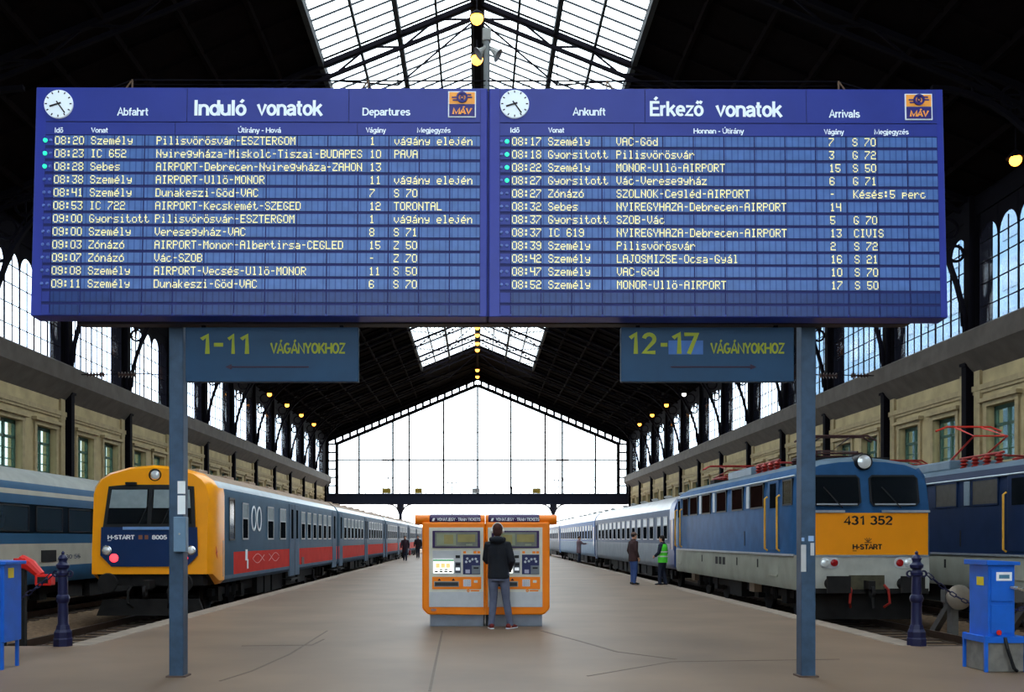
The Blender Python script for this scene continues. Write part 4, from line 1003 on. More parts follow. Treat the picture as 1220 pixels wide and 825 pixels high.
    if raised:
        m = MB()
        for q in (-.4, .4):
            m.tube([(q, 7.6, 3.7), (q * 1.1, 6.2, 4.25), (q * .9, 7.4, 4.6)], .03, 6)
        m.tube([(-.9, 7.4, 4.5), (-.6, 7.4, 4.62), (.6, 7.4, 4.62), (.9, 7.4, 4.5)], .03, 6).tube([(-.44, 6.2, 4.25), (.44, 6.2, 4.25)], .025, 6).tube([(-.4, 7.6, 3.7), (.4, 7.6, 3.7)], .03, 6)
        m.build('raised_pantograph', mat('pantograph_bright_red', (206, 52, 36), .45, .1), t)
    return t
loco('electric_locomotive', 'blue and grey electric locomotive with orange front numbered 431 352', TR['c'], 22.8, M_lblue, M_loran, True, M_lgw, False)
M_dblue = mat('loco_dark_blue', (26, 40, 68), 0.4, 0, .1, 2, spec=0.04)
loco('electric_locomotive', 'dark blue electric locomotive at the right edge, behind the orange-fronted one', TR['d'], 20.3, M_dblue, M_loran, False, mat('curtained_glass', (78, 74, 68), .4, spec=.06), True)

# ---- coaches behind the locomotive
M_c1 = mat('coach_slate', (76, 90, 112), 0.35, 0, .08, 2, spec=0.003); M_c1l = mat('coach_light_grey', (140, 146, 152), 0.45, 0, .1, 2, spec=0.003)
M_c2u = mat('coach_mid_blue', (62, 100, 152), 0.35, 0, .08, 2, spec=0.003); M_c2l = mat('coach_pale_blue', (150, 170, 190), 0.4, 0, .08, 2, spec=0.003)
M_croof = mat('coach_silver_roof', (176, 176, 176), 0.3, .4, .15, 2, spec=0.35)
M_vest = mat('vestibule_blue', (34, 64, 120), .3)
H3 = [(1.36, .38), (1.43, .5), (1.45, .6), (1.45, 1.35), (1.45, 2.5), (1.44, 2.68), (1.36, 2.9), (1.15, 3.12), (.65, 3.28), (0, 3.34)]
y0 = 37.9
for i, (L, up, lo, lab) in enumerate(((25.4, M_c1, M_c1l, 'slate and light grey coach coupled behind the orange-fronted locomotive'), (27.2, M_c2u, M_c2l, 'mid blue coach with pale blue lower side, second behind the locomotive'), (25, M_c1, M_c1l, 'slate coach farthest along the right-hand train, beside the ticket machines'))):
    t = thing('railway_coach', lab, 'railway coach', (TR['c'] + .05, y0, 0), (0, 0, 0), 'coaches behind the locomotive')
    shell(t, H3, [0, .9, L - .6, L], [1, 1, 1, 2, 2, 3, 3, 3, 3, 4, 4], [M_dark, lo, up, M_croof, M_vest], None, (lambda k, j, mi: 4 if (k == 0 and j >= 0 and i == 0) else mi))
    window(t, -1.45, -1, .15, .75, 1.1, 2.3, M_vest, mat('vestibule_pane', (88, 52, 46), .3))
    n = 12; pit = (L - 5.6) / n
    M_bl2 = mat('bright_pane_top', (206, 212, 216), .4, 0, .1, 2, spec=.05)
    window(t, -1.45, -1, 1.3, 2.2, 1.5, 2.42, pale_top=.35, bm=M_bl2); window(t, -1.45, -1, 2.7, 3.6, 1.5, 2.42, pale_top=.35, bm=M_bl2)
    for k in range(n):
        a = 4.4 + k * pit; window(t, -1.45, -1, a, a + pit * .62, 1.5, 2.42, pale_top=.35, bm=M_bl2)
    door(t, -1.45, -1, L - 1.1, L - .25, .3, 2.55, up, 1)
    bogie(t, 3.4); bogie(t, L - 3.4); under(t, L); gangway(t, L, M_black)
    if i == 0: gangway(t, -.36, M_black)
    rv = MB()
    for k in range(7): rv.lathe([(.14, 3.3), (.14, 3.42), (.2, 3.44), (.2, 3.5), (.05, 3.54)], (0, 2 + k * 3.4, 0), 12)
    rv.build('roof_vent', M_croof, t, smooth=True)
    y0 += L + .45
# ------------------------------------------------------------------ ticket machines
S5 = 17.7 / F
def kx(c): return (c / 4.585 + 480 - CX) * S5
def kz(c): return EYE + (CY - 590 - c / 4.585) * S5
M_scr = mat('info_screen', (120, 122, 112), .25, 0, .2, 3)
M_touch = mat('touch_screen', (240, 244, 236), .3, 0, .02, 3, emit=.8)
M_tgreen = mat('touch_green', (60, 150, 100), .3, 0, .02, 3, emit=.3)
M_torange = mat('touch_orange', (244, 200, 130), .4, 0, .02, 3, emit=.5)
M_coin = mat('payment_panel', (34, 38, 84), .35)
def machine(label, e0, e1, d, rounded):
    t = thing('ticket_machine', label, 'ticket machine', ((kx(e0) + kx(e1)) / 2, 17.7, 0), (0, 0, 0), 'ticket machines side by side')
    ox = (kx(e0) + kx(e1)) / 2
    X = lambda c: kx(c + d) - ox
    fn = lambda y: (lambda a, b: (a, y, b))
    a, b = kx(e0) - ox, kx(e1) - ox; zt = 1.84; z0 = kz(655)
    ca, cb = (.1, .0) if rounded < 0 else (.0, .1)
    poly = [(a, z0 + ca), (a + ca, z0), (b - cb, z0), (b, z0 + cb), (b, zt), (a, zt)]
    MB().prism(poly, 0, .85).build('cabinet', M_orange, t, bevel=.03)
    MB().box(X(147), X(440), .06, .8, 0, z0 + .02).build('plinth', mat('plinth_grey', (128, 132, 142), .6, 0, .12, 4), t, bevel=.008)
    MB().box(*((X(441), b - .002) if rounded < 0 else (a + .002, X(146))), .1, .5, 0, z0 + .02).build('gap_post', M_black, t)  # black post filling the gap between the two plinths
    # top bar and purple header
    ta, tb = (a - .13, b) if rounded < 0 else (a, b + .13)
    MB().tube([(ta, .12, 1.885), (tb, .12, 1.885)], .085, 16).box(ta + .02, tb - .02, .12, .8, 1.8, 1.965).build('top_bar', M_orange, t, smooth=True)
    hd = MB().tube([(X(140), .11, 1.885), (X(152), .11, 1.885), (X(418), .11, 1.885), (X(430), .11, 1.885)], [.06, .098, .098, .06], 18).build('header', M_purple, t, smooth=True)
    m = MB().text('VONATJEGY · TRAIN TICKETS', X(186), X(424), 1.86, .054, lambda p, q: (p, .0105, q), 0, .036)
    m.prism([(X(158), 1.855), (X(170), 1.855), (X(176), 1.91), (X(164), 1.91)], .008, .013); m.build('lettering', M_white, hd)
    # front panel
    pn = MB().box(X(143), X(440), -.012, .02, kz(612), kz(178)).build('front_panel', M_cream, t, bevel=.004)
    MB().box(X(143), X(440), -.016, -.011, kz(612), kz(530)).build('lower_plate', M_grey, pn)
    f = MB().box(X(162), X(422), -.035, -.011, kz(290), kz(196)).build('screen_frame', M_purple, t, bevel=.006)
    s = MB().box(X(176), X(408), -.038, -.034, kz(282), kz(204)).build('info_screen', M_scr, f)
    MB().box(X(185), X(290), -.041, -.037, kz(275), kz(212)).box(X(345), X(380), -.041, -.037, kz(277), kz(268)).build('map', mat('map_green_grey', (140, 146, 118), .3), s)
    MB().box(X(225), X(275), -.043, -.04, kz(268), kz(218)).box(X(300), X(396), -.043, -.04, kz(258), kz(216)).build('map_field', mat('map_ochre', (150, 138, 84), .3), s)
    g = MB().box(X(163), X(318), -.015, -.011, kz(434), kz(305)).build('touch_recess', M_grey, t)
    sc = MB().box(X(166), X(277), -.03, -.012, kz(428), kz(352)).build('touch_screen', M_touch if rounded < 0 else M_touch, t)
    MB().box(X(166), X(277), -.033, -.029, kz(362), kz(353)).build('title_bar', M_tgreen, sc)
    k = MB()
    for i in range(3): k.box(X(180 + i * 28), X(202 + i * 28), -.033, -.029, kz(398), kz(374))
    k.build('button', M_torange, sc)
    k = MB()
    for i in range(4): k.box(X(174 + i * 26), X(192 + i * 26), -.033, -.029, kz(423), kz(415))
    for i in range(2): k.box(X(200 + i * 28), X(216 + i * 28), -.033, -.029, kz(411), kz(405))
    k.build('key', M_black, sc)
    cr = MB().box(X(285), X(316), -.025, -.011, kz(426), kz(368)).build('card_reader', mat('reader_grey', (70, 74, 80), .4), t, bevel=.004)
    MB().box(X(289), X(312), -.03, -.024, kz(413), kz(397)).build('card_slot', mat('slot_lit', (226, 232, 236), .3, 0, .02, 3, emit=.4), cr)
    MB().box(X(290), X(312), -.03, -.024, kz(386), kz(374)).build('keypad', M_black, cr)
    MB().box(X(288), X(312), -.02, -.011, kz(346), kz(330)).build('coin_inlet', M_black, t)
    MB().box(X(330), X(345), -.016, -.011, kz(320), kz(308)).box(X(385), X(402), -.016, -.011, kz(320), kz(308)).box(X(406), X(422), -.016, -.011, kz(320), kz(308)).build('notice', M_orange, t)
    pp = MB().box(X(328), X(423), -.022, -.011, kz(434), kz(326)).build('payment_panel', M_coin, t, bevel=.004)
    c = MB()
    for p, q in ((352, 348), (366, 362), (380, 352), (398, 350), (405, 364), (346, 366)): c.lathe([(.022, -.022), (.02, -.027)], (X(p), 0, kz(q)), 10, 'y')
    c.build('coin_picture', mat('coin_silver', (190, 192, 200), .4, .3), pp)
    MB().box(X(376), X(423), -.034, -.02, kz(432), kz(386)).build('note_inlet', mat('inlet_grey', (110, 114, 120), .4, .3), pp, bevel=.004)
    MB().box(X(386), X(414), -.037, -.033, kz(404), kz(395)).build('note_slot', M_black, pp)
    MB().box(X(342), X(366), -.026, -.021, kz(428), kz(408)).build('card_picture', mat('card_pale', (170, 168, 190)), pp)
    ob = MB().box(X(160), X(428), -.02, -.011, kz(515), kz(448)).build('dispenser_band', M_orange, t)
    MB().box(X(170), X(307), -.026, -.019, kz(502), kz(472)).build('ticket_tray', mat('tray_frame', (150, 150, 146), .4), ob)
    MB().box(X(175), X(302), -.028, -.024, kz(498), kz(477)).build('tray_flap', mat('tray_dark', (52, 56, 60), .2), ob)
    k = MB().prism([(X(190), kz(468)), (X(208), kz(468)), (X(199), kz(456))], -.024, -.019).prism([(X(266), kz(468)), (X(286), kz(468)), (X(276), kz(456))], -.024, -.019)
    k.build('arrow', M_black, ob)
    MB().box(X(330), X(372), -.024, -.019, kz(500), kz(462)).build('picture_label', mat('label_grey_white', (206, 206, 210), .5), ob)
    MB().box(X(388), X(408), -.024, -.019, kz(480), kz(466)).build('hand_pictogram', M_cream, ob)
    k = MB()
    for i in range(3):
        for j in range(3): k.lathe([(.006, -.024), (.006, -.027)], (X(340 + i * 11), 0, kz(470 + j * 11)), 8, 'y')
    k.build('button', M_coin, ob)
    m = MB().ring((X(357), -.015, kz(523)), .018, .007, 14, 'y').prism([(X(370), kz(527)), (X(418), kz(527)), (X(418), kz(520)), (X(370), kz(520))], -.017, -.014); m.build('maker_mark', M_orange, pn)
    MB().lathe([(.05, -.004), (.05, -.03)], (0, 0, 0), 20, 'y').build('oval_badge', mat('badge_grey', (160, 120, 110), .4), t, loc=(X(168), 0, kz(628))).scale = (1, 1, .45)
    # back: service door, so it reads from behind too
    MB().box(a + .1, b - .1, .84, .87, .4, 1.7).build('service_door', M_orange, t, bevel=.01)
    return t
machine('orange ticket machine on the left with its screen in full view', 105, 449.5, 0, -1)
machine('orange ticket machine on the right, behind the man in black', 450.5, 802, 322, 1)

# ------------------------------------------------------------------ bollards, chains, cabinets, plug, buffer stop
def bollard(label, x, y):
    t = thing('bollard', label, 'bollard', (x, y, 0), (0, 0, 0), 'iron bollards at the track ends')
    MB().lathe([(0.140, 0), (0.140, .1), (0.130, .12), (0.130, .2), (0.105, .24), (0.091, .3)], n=8).build('base', M_navy, t)
    MB().lathe([(0.087, .28), (0.073, .33), (0.070, .62), (0.087, .64), (0.095, .68), (0.087, .72), (0.070, .74), (0.063, 1.0), (0.084, 1.02), (0.087, 1.06), (0.063, 1.09), (0.059, 1.12)], n=16).build('shaft', M_navy, t, smooth=True)
    MB().lathe([(0.059, 1.1), (0.091, 1.13), (0.095, 1.17), (0.063, 1.2), (0.056, 1.22), (0.070, 1.26), (0.049, 1.3), (0.021, 1.32), (0.025, 1.35), (0.007, 1.37)], n=16).build('finial', M_navy, t, smooth=True)
    r = MB()
    for s in (-1, 1): r.ring((s * .1, 0, 1.04), .04, .012, 12, 'y')
    r.build('chain_eye', M_navy, t)
    return t
def chain(label, a, b, sag):
    m = MB(); a = Vector(a); b = Vector(b); n = 26
    P = [a.lerp(b, i / n) - Vector((0, 0, sag * 4 * (i / n) * (1 - i / n))) for i in range(n + 1)]
    for i, (p, q) in enumerate(zip(P[:-1], P[1:])):
        c = (p + q) / 2; d = (q - p); L = d.length * .62; d.normalize(); up = Vector((0, 0, 1)) if i % 2 else Vector((0, 1, 0))
        w = (d.cross(up)).normalized() * .022
        pts = [c - d * L * .7 + w, c + d * L * .7 + w, c + d * L, c + d * L * .7 - w, c - d * L * .7 - w, c - d * L, c - d * L * .7 + w]
        m.tube(pts, .009, 5)
    return tag(m.build('chain', M_navy), label, 'chain')
XB = (75 - CX) * EYE / 128; YBL = EYE * F / 128
bollard('ornate dark blue iron bollard on the left, beside the blue cabinet', XB, YBL)
XB2 = (1092 - CX) * EYE / 127.5; YBR = EYE * F / 127.5
bollard('ornate dark blue iron bollard on the right, before the orange-fronted locomotive', XB2, YBR)
chain('chain sagging from the left bollard towards the left edge', (XB - .16, YBL, 1.04), (XB - 2.2, YBL + .3, .9), .45)
chain('chain sagging from the right bollard behind the blue cabinet', (XB2 + .16, YBR, 1.04), (XB2 + 2.4, YBR + .2, .95), .5)
for x, y, l in ((XB - 2.35, YBL + .3, 'dark post holding the far end of the left chain'), (XB2 + 2.55, YBR + .2, 'dark post holding the far end of the right chain')):
    tag(MB().lathe([(.1, 0), (.1, .08), (.05, .12), (.05, .95), (.07, 1.0), (.03, 1.06)], (0, 0, 0), 12).ring((.0, 0, .93), .15, .012, 12, 'z').build('chain_post', M_navy, None, smooth=True, loc=(x, y, 0)), l, 'post')

def cabinet(label, x0, x1, y0, y1, base, right):
    t = thing('electric_cabinet', label, 'cabinet', ((x0 + x1) / 2, y0, 0), (0, 0, 0), 'blue cabinets at the platform head')
    w = (x1 - x0) / 2; d = y1 - y0
    if base:
        MB().box(-w - .03, w + .1, -.02, d + .02, 0, .36).build('concrete_base', M_conc, t, bevel=.012)
        fr = MB()
        for px in (-w - .04, w + .11):
            for py in (-.03, d + .03): fr.bar((px, py, 0), (px, py, .42), .035)
        fr.box(-w - .06, w + .13, -.05, d + .05, .34, .41); fr.build('base_frame', M_cab, t)
        MB().tube([(w * .1, -.05, .4), (w * .15, -.09, .28), (w * .6, -.1, .05), (w * .9, -.08, .02)], .02, 8).tube([(w + .16, .1, .6), (w + .28, .0, .3), (w + .2, -.05, .02)], .035, 8).build('cable', M_black, t)
        zb = .4
    else:
        fr = MB()
        for px in (-w + .05, w - .04):
            for py in (.03, d - .03): fr.bar((px, py, 0), (px, py, .34), .035)
        fr.build('leg', M_cab, t); zb = .32
    MB().box(-w, w, 0, d, zb, 1.25).build('body', M_cab, t, bevel=.008)
    MB().prism([(-w - .04, 1.24), (w + .04, 1.24), (w + .04, 1.28), (-w - .04, 1.3)], -.05, d + .05).build('lid', M_cab, t, bevel=.006)
    dr = MB().box(-w + .03, w - .03, -.018, 0, zb + .42, 1.2).build('door', M_cab, t, bevel=.004)
    MB().box(-w + .03, w - .03, -.014, 0, zb + .05, zb + .38).build('lower_door', M_cab, t, bevel=.004)
    if right:
        MB().box(-.07, .11, -.024, -.017, 1.06, 1.16).build('label_plate', M_white, dr)
        MB().box(-.04, .08, -.026, -.023, 1.085, 1.13).build('label_text', mat('label_green_blue', (70, 120, 150)), dr)
        MB().tube([(w - .06, -.02, .98), (w - .02, -.09, .98), (w + .08, -.09, .95)], .02, 8).build('handle', M_chrome, dr)
        MB().box(-w - .005, -w + .001, .1, .26, 1.0, 1.1).build('warning_sticker', M_yst, t)
        MB().lathe([(.02, -.02), (.03, -.04), (.03, -.05)], (-.05, 0, .46), 10, 'y').build('valve', M_red, t)
    else:
        MB().box(w - .001, w + .005, .1, .24, 1.08, 1.2).build('warning_sticker', M_yst, t)
    return t
cabinet('blue electric cabinet on legs cut off by the left edge', -6.25, -5.57, 11.85, 12.3, False, False)
cabinet('blue electric cabinet on a concrete base at the right edge', 5.93, 6.24, 11.7, 12.15, True, True)

pg = thing('heating_plug', 'red train heating plug on a dark stand behind the left blue cabinet', 'plug', (-7.15, 16.4, -.55))
MB().bar((-.25, 0, 0), (-.25, 0, 1.72), .09).box(-.4, -.1, -.15, .15, 0, .04).build('stand', M_dark, pg)
MB().tube([(-.28, -.02, 1.74), (-.1, -.05, 1.66), (.08, -.08, 1.5)], [.11, .1, .07], 10).box(-.36, -.16, -.12, .06, 1.62, 1.78).build('arm', M_red, pg, bevel=.01)
sk = MB().box(.02, .28, -.2, .0, 1.34, 1.52).build('socket', M_red, pg, bevel=.02)
MB().box(.07, .24, -.21, -.19, 1.38, 1.48).build('opening', M_dark, sk)
MB().tube([(-.25, 0, 1.5), (-.35, -.1, 1.0), (-.5, -.1, .4), (-.6, 0, .03)], .03, 8).build('cable', M_black, pg)
bs = thing('buffer_stop', 'grey round-headed track buffer stop between the bollard and the right cabinet', 'buffer stop', (9.57, 20.0, -.55))
MB().lathe([(.09, .45), (.09, .08), (.22, .06), (.25, .03), (.25, .0), (.2, -.04), (.08, -.06)], (0, 0, .93), 24, 'y').build('buffer', mat('buffer_steel', (126, 116, 104), .45, .4), bs, smooth=True)
MB().lathe([(.09, .45), (.09, .08), (.22, .06), (.25, .03), (.25, .0), (.2, -.04), (.08, -.06)], (1.75, 0, .93), 24, 'y').build('buffer', mat('buffer_steel', (126, 116, 104)), bs, smooth=True)
f = MB().bar((-.1, .5, .93), (2.0, .5, .93), .2, .26)
for x in (.1, 1.7): f.bar((x, .5, 0), (x, .5, .85), .14, .2).bar((x, .55, .8), (x, 1.5, 0), .12, .14)
f.build('frame', mat('stop_steel', (96, 94, 92), .5, .4), bs)

# ------------------------------------------------------------------ people
def remesh(mb, name, m, parent, vox, sm=2):
    o = mb.build('tmp', m)
    r = o.modifiers.new('r', 'REMESH'); r.mode = 'VOXEL'; r.voxel_size = vox; r.use_smooth_shade = True
    if sm:
        s = o.modifiers.new('s', 'SMOOTH'); s.iterations = sm; s.factor = .5
    dg = bpy.context.evaluated_depsgraph_get(); dg.update()
    me = bpy.data.meshes.new_from_object(o.evaluated_get(dg)); me.name = name
    bpy.data.objects.remove(o)
    me.shade_smooth()
    if not me.materials: me.materials.append(m)
    q = bpy.data.objects.new(name, me); COL.objects.link(q); q.parent = parent; return q
def hand(mb, w, d, nrm, side, curl, k=1.0):
    w = Vector(w); d = Vector(d).normalized(); nrm = Vector(nrm); nrm = (nrm - d * nrm.dot(d)).normalized(); sd = d.cross(nrm) * side
    mb.tube([w - d * .02, w + d * .03 * k, w + d * .085 * k], [.02, .027, .036], 10, 0, [.019, .017, .014], sd)
    for i, L in enumerate((.068, .078, .072, .056)):
        p = w + d * .085 * k + sd * (.027 - .018 * i); a = curl * .6; q = [p - d * .012]; dr = d.copy()
        for sgm in range(3):
            dr = (dr * cos(a) + nrm * sin(a)); 
            q.append(q[-1] + dr * L / 2.6); a = curl
            dr.normalize()
        mb.tube(q, [.0095, .009, .0082, .0068], 8)
    p = w + d * .025 * k + sd * .024
    mb.tube([p, p + sd * .03 + d * .02 + nrm * .012, p + sd * .036 + d * .05 + nrm * .024, p + sd * .03 + d * .072 + nrm * .03], [.014, .012, .0105, .008], 8)
def person(label, loc, rz_, H, J, jacket, trouser, shoe, hairc, vox=.012, long=False, hat=None, extra=None, coat_len=.82, group=None):
    """J: joint positions (1.75 m figure, facing +y, x to its right): ankles, knees, hips, elbows, wrists, lean, head turn"""
    t = thing('person', label, 'person', loc, (0, 0, rz_), group); t.scale = (H / 1.75,) * 3
    SW = J.get('sw', .185); JW = J.get('jw', 1.0); TW = J.get('tw', 1.0)
    lean = J.get('lean', 0); sx = J.get('sway', 0)
    def T(x, y, z): return Vector((x + sx * max(0, z - .9), y + lean * max(0, z - .9), z))
    kn = {s: Vector(J['knee'][s]) for s in (-1, 1)}; an = {s: Vector(J['ankle'][s]) for s in (-1, 1)}
    el = {s: Vector(J['elbow'][s]) for s in (-1, 1)}; wr = {s: Vector(J['wrist'][s]) for s in (-1, 1)}
    hp = {s: Vector((s * .09, 0, .92)) for s in (-1, 1)}; sh = {s: T(s * SW, 0, 1.42) for s in (-1, 1)}
    hd = T(0, .03 + lean * .1, 1.635); yaw = J.get('yaw', 0); nod = J.get('nod', 0)
    HM = Matrix.Translation(hd) @ Matrix.Rotation(yaw, 4, 'Z') @ Matrix.Rotation(-nod, 4, 'X')
    body = MB()
    def torso(mb, g, zlo):
        zs = [(zlo, .165, .115), (.95, .165, .115), (1.08, .145, .1), (1.25, .165, .115), (1.36, .175, .11), (1.43, .15, .09), (1.475, .075, .065)]
        zs = [q for q in zs if q[0] >= zlo]
        pts = [T(0, 0, z) for z, a, b in zs]
        mb.tube(pts, [a + g for z, a, b in zs], 18, 0, [b + g for z, a, b in zs], (1, 0, 0))
    torso(body, 0, .86)
    body.tube([T(0, .0, 1.44), T(0, .015, 1.52), hd + Vector((0, -.01, -.02))], [.062, .055, .056], 12)
    hm = MB()
    hm.ell((0, -.005, .02), (.075, .095, .105)); hm.ell((0, .022, -.055), (.058, .07, .062)); hm.ell((0, .085, -.09), (.022, .016, .018))
    hm.tube([(0, .085, .02), (0, .104, -.022), (0, .088, -.034)], [.01, .016, .012], 8)
    hm.tube([(-.05, .078, .034), (0, .09, .036), (.05, .078, .034)], [.009, .012, .009], 8)
    hm.tube([(-.022, .084, -.062), (0, .092, -.06), (.022, .084, -.062)], [.006, .009, .006], 8)
    for s in (-1, 1): hm.ell((s * .077, -.01, -.005), (.012, .02, .034), 8, 6)
    body.add([HM @ Vector(v) for v in hm.v], hm.f)
    for s in (-1, 1):
        body.tube([hp[s] + Vector((0, 0, .02)), hp[s].lerp(kn[s], .4), kn[s], kn[s].lerp(an[s], .35), an[s], an[s] - Vector((0, 0, .05))], [.088, .078, .055, .055, .038, .04], 12)
        body.tube([an[s] + Vector((0, -.05, -.05)), an[s] + Vector((0, .06, -.055)), an[s] + Vector((0, .16, -.06))], [.035, .042, .03], 10, 0, [.03, .028, .02], (1, 0, 0))
        body.tube([sh[s] + Vector((-s * .05, 0, 0)), sh[s], sh[s].lerp(el[s], .5), el[s], el[s].lerp(wr[s], .4), wr[s]], [.055, .058, .048, .04, .038, .027], 12)
        hn = MB(); hand(hn, wr[s], J.get('hdir', {}).get(s, wr[s] - el[s]), J.get('hnrm', {}).get(s, (-s, 0, 0)), J.get('hside', {}).get(s, s), J.get('curl', .45))
        body.add(hn.v, hn.f)
    remesh(body, 'body', M_skin, t, min(vox, .0075) if vox < .014 else vox)
    ey = MB()
    for s in (-1, 1):
        e = MB().ell((s * .03, .083, .014), (.011, .008, .007), 8, 6); ey.add([HM @ Vector(v) for v in e.v], e.f, 0)
        e = MB().ell((s * .03, .0895, .014), (.005, .003, .005), 8, 6); ey.add([HM @ Vector(v) for v in e.v], e.f, 1)
    ey.build('eyes', [M_white, M_black], t)
    # hair or hat
    hr = MB().ell((0, -.022, .038), (.087, .098, .1), 16, 10)
    if not hat: hr.ell((0, -.045, -.02), (.078, .06, .085), 14, 9)
    if long: hr.tube([(0, -.05, .04), (0, -.085, -.06), (0, -.08, -.16)], [.08, .085, .06], 12)
    hh = MB(); hh.add([HM @ Vector(v) for v in hr.v], hr.f); remesh(hh, 'hair', hairc, t, .012)
    if hat:
        h = MB().ell((0, -.01, .065), (.092, .108, .075), 16, 9)
        if hat[1]: h.tube([(0, .06, .055), (0, .12, .048), (0, .16, .042)], [.08, .07, .04], 12, 0, [.012, .01, .008], (1, 0, 0))
        hh = MB(); hh.add([HM @ Vector(v) for v in h.v], h.f); remesh(hh, 'cap', hat[0], t, .01)
    # jacket: torso and sleeves, collar
    jk = MB(); zlo = coat_len
    zs = [(zlo, .2, .15), (zlo + .03, .205, .155), (.95, .2, .15), (1.08, .19, .142), (1.25, .2, .15), (1.36, .205, .142), (1.44, .165, .11), (1.5, .085, .085), (1.535, .08, .082)]
    zs = sorted(zs)
    jk.tube([T(0, .0, z) for z, a, b in zs], [a * JW for z, a, b in zs], 20, 0, [b * JW for z, a, b in zs], (1, 0, 0))
    for s in (-1, 1):
        jk.tube([sh[s] + Vector((-s * .06, 0, -.01)), sh[s] + Vector((0, 0, -.005)), sh[s].lerp(el[s], .5), el[s], el[s].lerp(wr[s], .5), el[s].lerp(wr[s], .93)], [.075 * JW, .082 * JW, .072 * JW, .064 * JW, .058 * JW, .052], 12)
    jm = remesh(jk, 'jacket', jacket, t, vox)
    tr = MB(); tr.tube([(0, 0, .8), (0, 0, .9), (0, 0, 1.0)], [.16, .185, .175], 16, 0, [.12, .13, .12], (1, 0, 0))
    for s in (-1, 1):
        tr.tube([hp[s] + Vector((0, 0, .02)), hp[s].lerp(kn[s], .4), kn[s], kn[s].lerp(an[s], .4), an[s] + Vector((0, 0, .0)), an[s] - Vector((0, 0, .035))], [.105 * TW, .098 * TW, .075 * TW, .072 * TW, .062 * TW, .066], 14)
    remesh(tr, 'trousers', trouser, t, vox)
    for s in (-1, 1):
        fd = Vector(J.get('foot', {}).get(s, (0, 1, 0))); a = an[s]; z0 = a.z - .045
        so = MB().tube([a + fd * -.085 + Vector((0, 0, -.04)), a + fd * -.05 + Vector((0, 0, -.035)), a + fd * .05 + Vector((0, 0, -.042)), a + fd * .13 + Vector((0, 0, -.052)), a + fd * .19 + Vector((0, 0, -.056))],
                       [.03, .044, .048, .046, .03], 12, 0, [.036, .045, .04, .03, .02], (fd.y, -fd.x, 0))
        b = remesh(so, 'shoe', shoe[0], t, .01)
        if len(shoe) > 1:
            MB().tube([a + fd * -.08 + Vector((0, 0, -.076)), a + fd * .06 + Vector((0, 0, -.076)), a + fd * .19 + Vector((0, 0, -.074))], [.036, .052, .034], 12, 0, [.012, .012, .01], (fd.y, -fd.x, 0)).build('sole', shoe[1], b)
    if extra: extra(t, T, HM, sh, el, wr)
    return t
M_jblack = mat('black_jacket', (22, 24, 32), .8, 0, .2, 6); M_jeang = mat('grey_jeans', (92, 96, 116), .9, 0, .15, 8); M_jeanb = mat('blue_jeans', (58, 80, 130), .9, 0, .15, 8)
M_shoer = mat('red_shoe', (110, 30, 28), .6); M_shoek = mat('dark_shoe', (26, 24, 26), .5); M_hairb = mat('brown_red_hair', (62, 32, 26), .8, 0, .3, 20); M_haird = mat('dark_hair', (30, 22, 20), .8, 0, .3, 20)
M_jbrown = mat('brown_coat', (60, 40, 40), .85, 0, .15, 6); M_trd = mat('dark_trousers', (30, 36, 54), .85); M_vest = mat('hi_vis_vest', (88, 226, 60), .6, 0, .08, 6, emit=.0); M_refl = mat('reflective_strip', (200, 206, 200), .4)
M_coatg = mat('grey_pink_coat', (112, 92, 100), .85)
def hood_phones(t, T, HM, sh, el, wr):
    m = MB()
    for s in (-1, 1):
        q = MB().lathe([(.03, s * .082), (.034, s * .092), (.034, s * .106), (.02, s * .112)], (0, -.01, 0), 14, 'x'); m.add([HM @ Vector(v) for v in q.v], q.f)
    q = MB().tube([(.098 * cos(R(a)), -.01, .0 + .15 * sin(R(a))) for a in range(0, 181, 15)], .008, 6); m.add([HM @ Vector(v) for v in q.v], q.f)
    m.build('headphones', mat('headphone_pale', (210, 206, 200), .4), t, smooth=True)
    hd = MB().ell(T(0, -.1, 1.49), (.13, .07, .07), 14, 9).tube([T(-.11, 0, 1.5), T(-.06, -.09, 1.5), T(.06, -.09, 1.5), T(.11, 0, 1.5)], .045, 10)
    remesh(hd, 'hood', M_jblack, t, .012)
YK = EYE * F / 107.5
person('man in black hooded jacket and grey jeans standing at the ticket machine, seen from behind', ((594 - CX) * YK / F, YK, 0), R(-6), 1.79,
       dict(sw=.16, jw=.9, tw=.88, ankle={-1: (-.12, -.02, .085), 1: (.19, .03, .085)}, knee={-1: (-.09, .04, .49), 1: (.125, .04, .49)}, elbow={-1: (-.225, .07, 1.16), 1: (.235, -.05, 1.14)},
            wrist={-1: (-.2, .17, 1.12), 1: (.16, .12, .98)}, hdir={-1: (-.05, .9, .15), 1: (-.5, .5, -.7)}, hnrm={-1: (0, 0, -1)}, lean=.03, nod=R(14), yaw=R(6), sway=-.03,
            foot={-1: (-.25, .97, 0), 1: (.5, .86, 0)}), M_jblack, M_jeang, (M_shoer, M_white), M_hairb, .012, extra=hood_phones, coat_len=.84)
Y2 = EYE * F / 54.8
person('man in dark brown coat, cap and blue jeans standing beside the right-hand train', ((754.5 - CX) * Y2 / F, Y2, 0), R(-72), 1.75,
       dict(ankle={-1: (-.1, .02, .085), 1: (.1, -.02, .085)}, knee={-1: (-.1, .03, .49), 1: (.1, .03, .49)}, elbow={-1: (-.27, -.04, 1.14), 1: (.27, -.04, 1.14)},
            wrist={-1: (-.25, .06, .9), 1: (.25, .06, .9)}, yaw=R(8)), M_jbrown, M_jeanb, (M_shoek,), M_haird, .013, hat=(mat('cap_grey_brown', (92, 70, 60), .8), True), coat_len=.78)
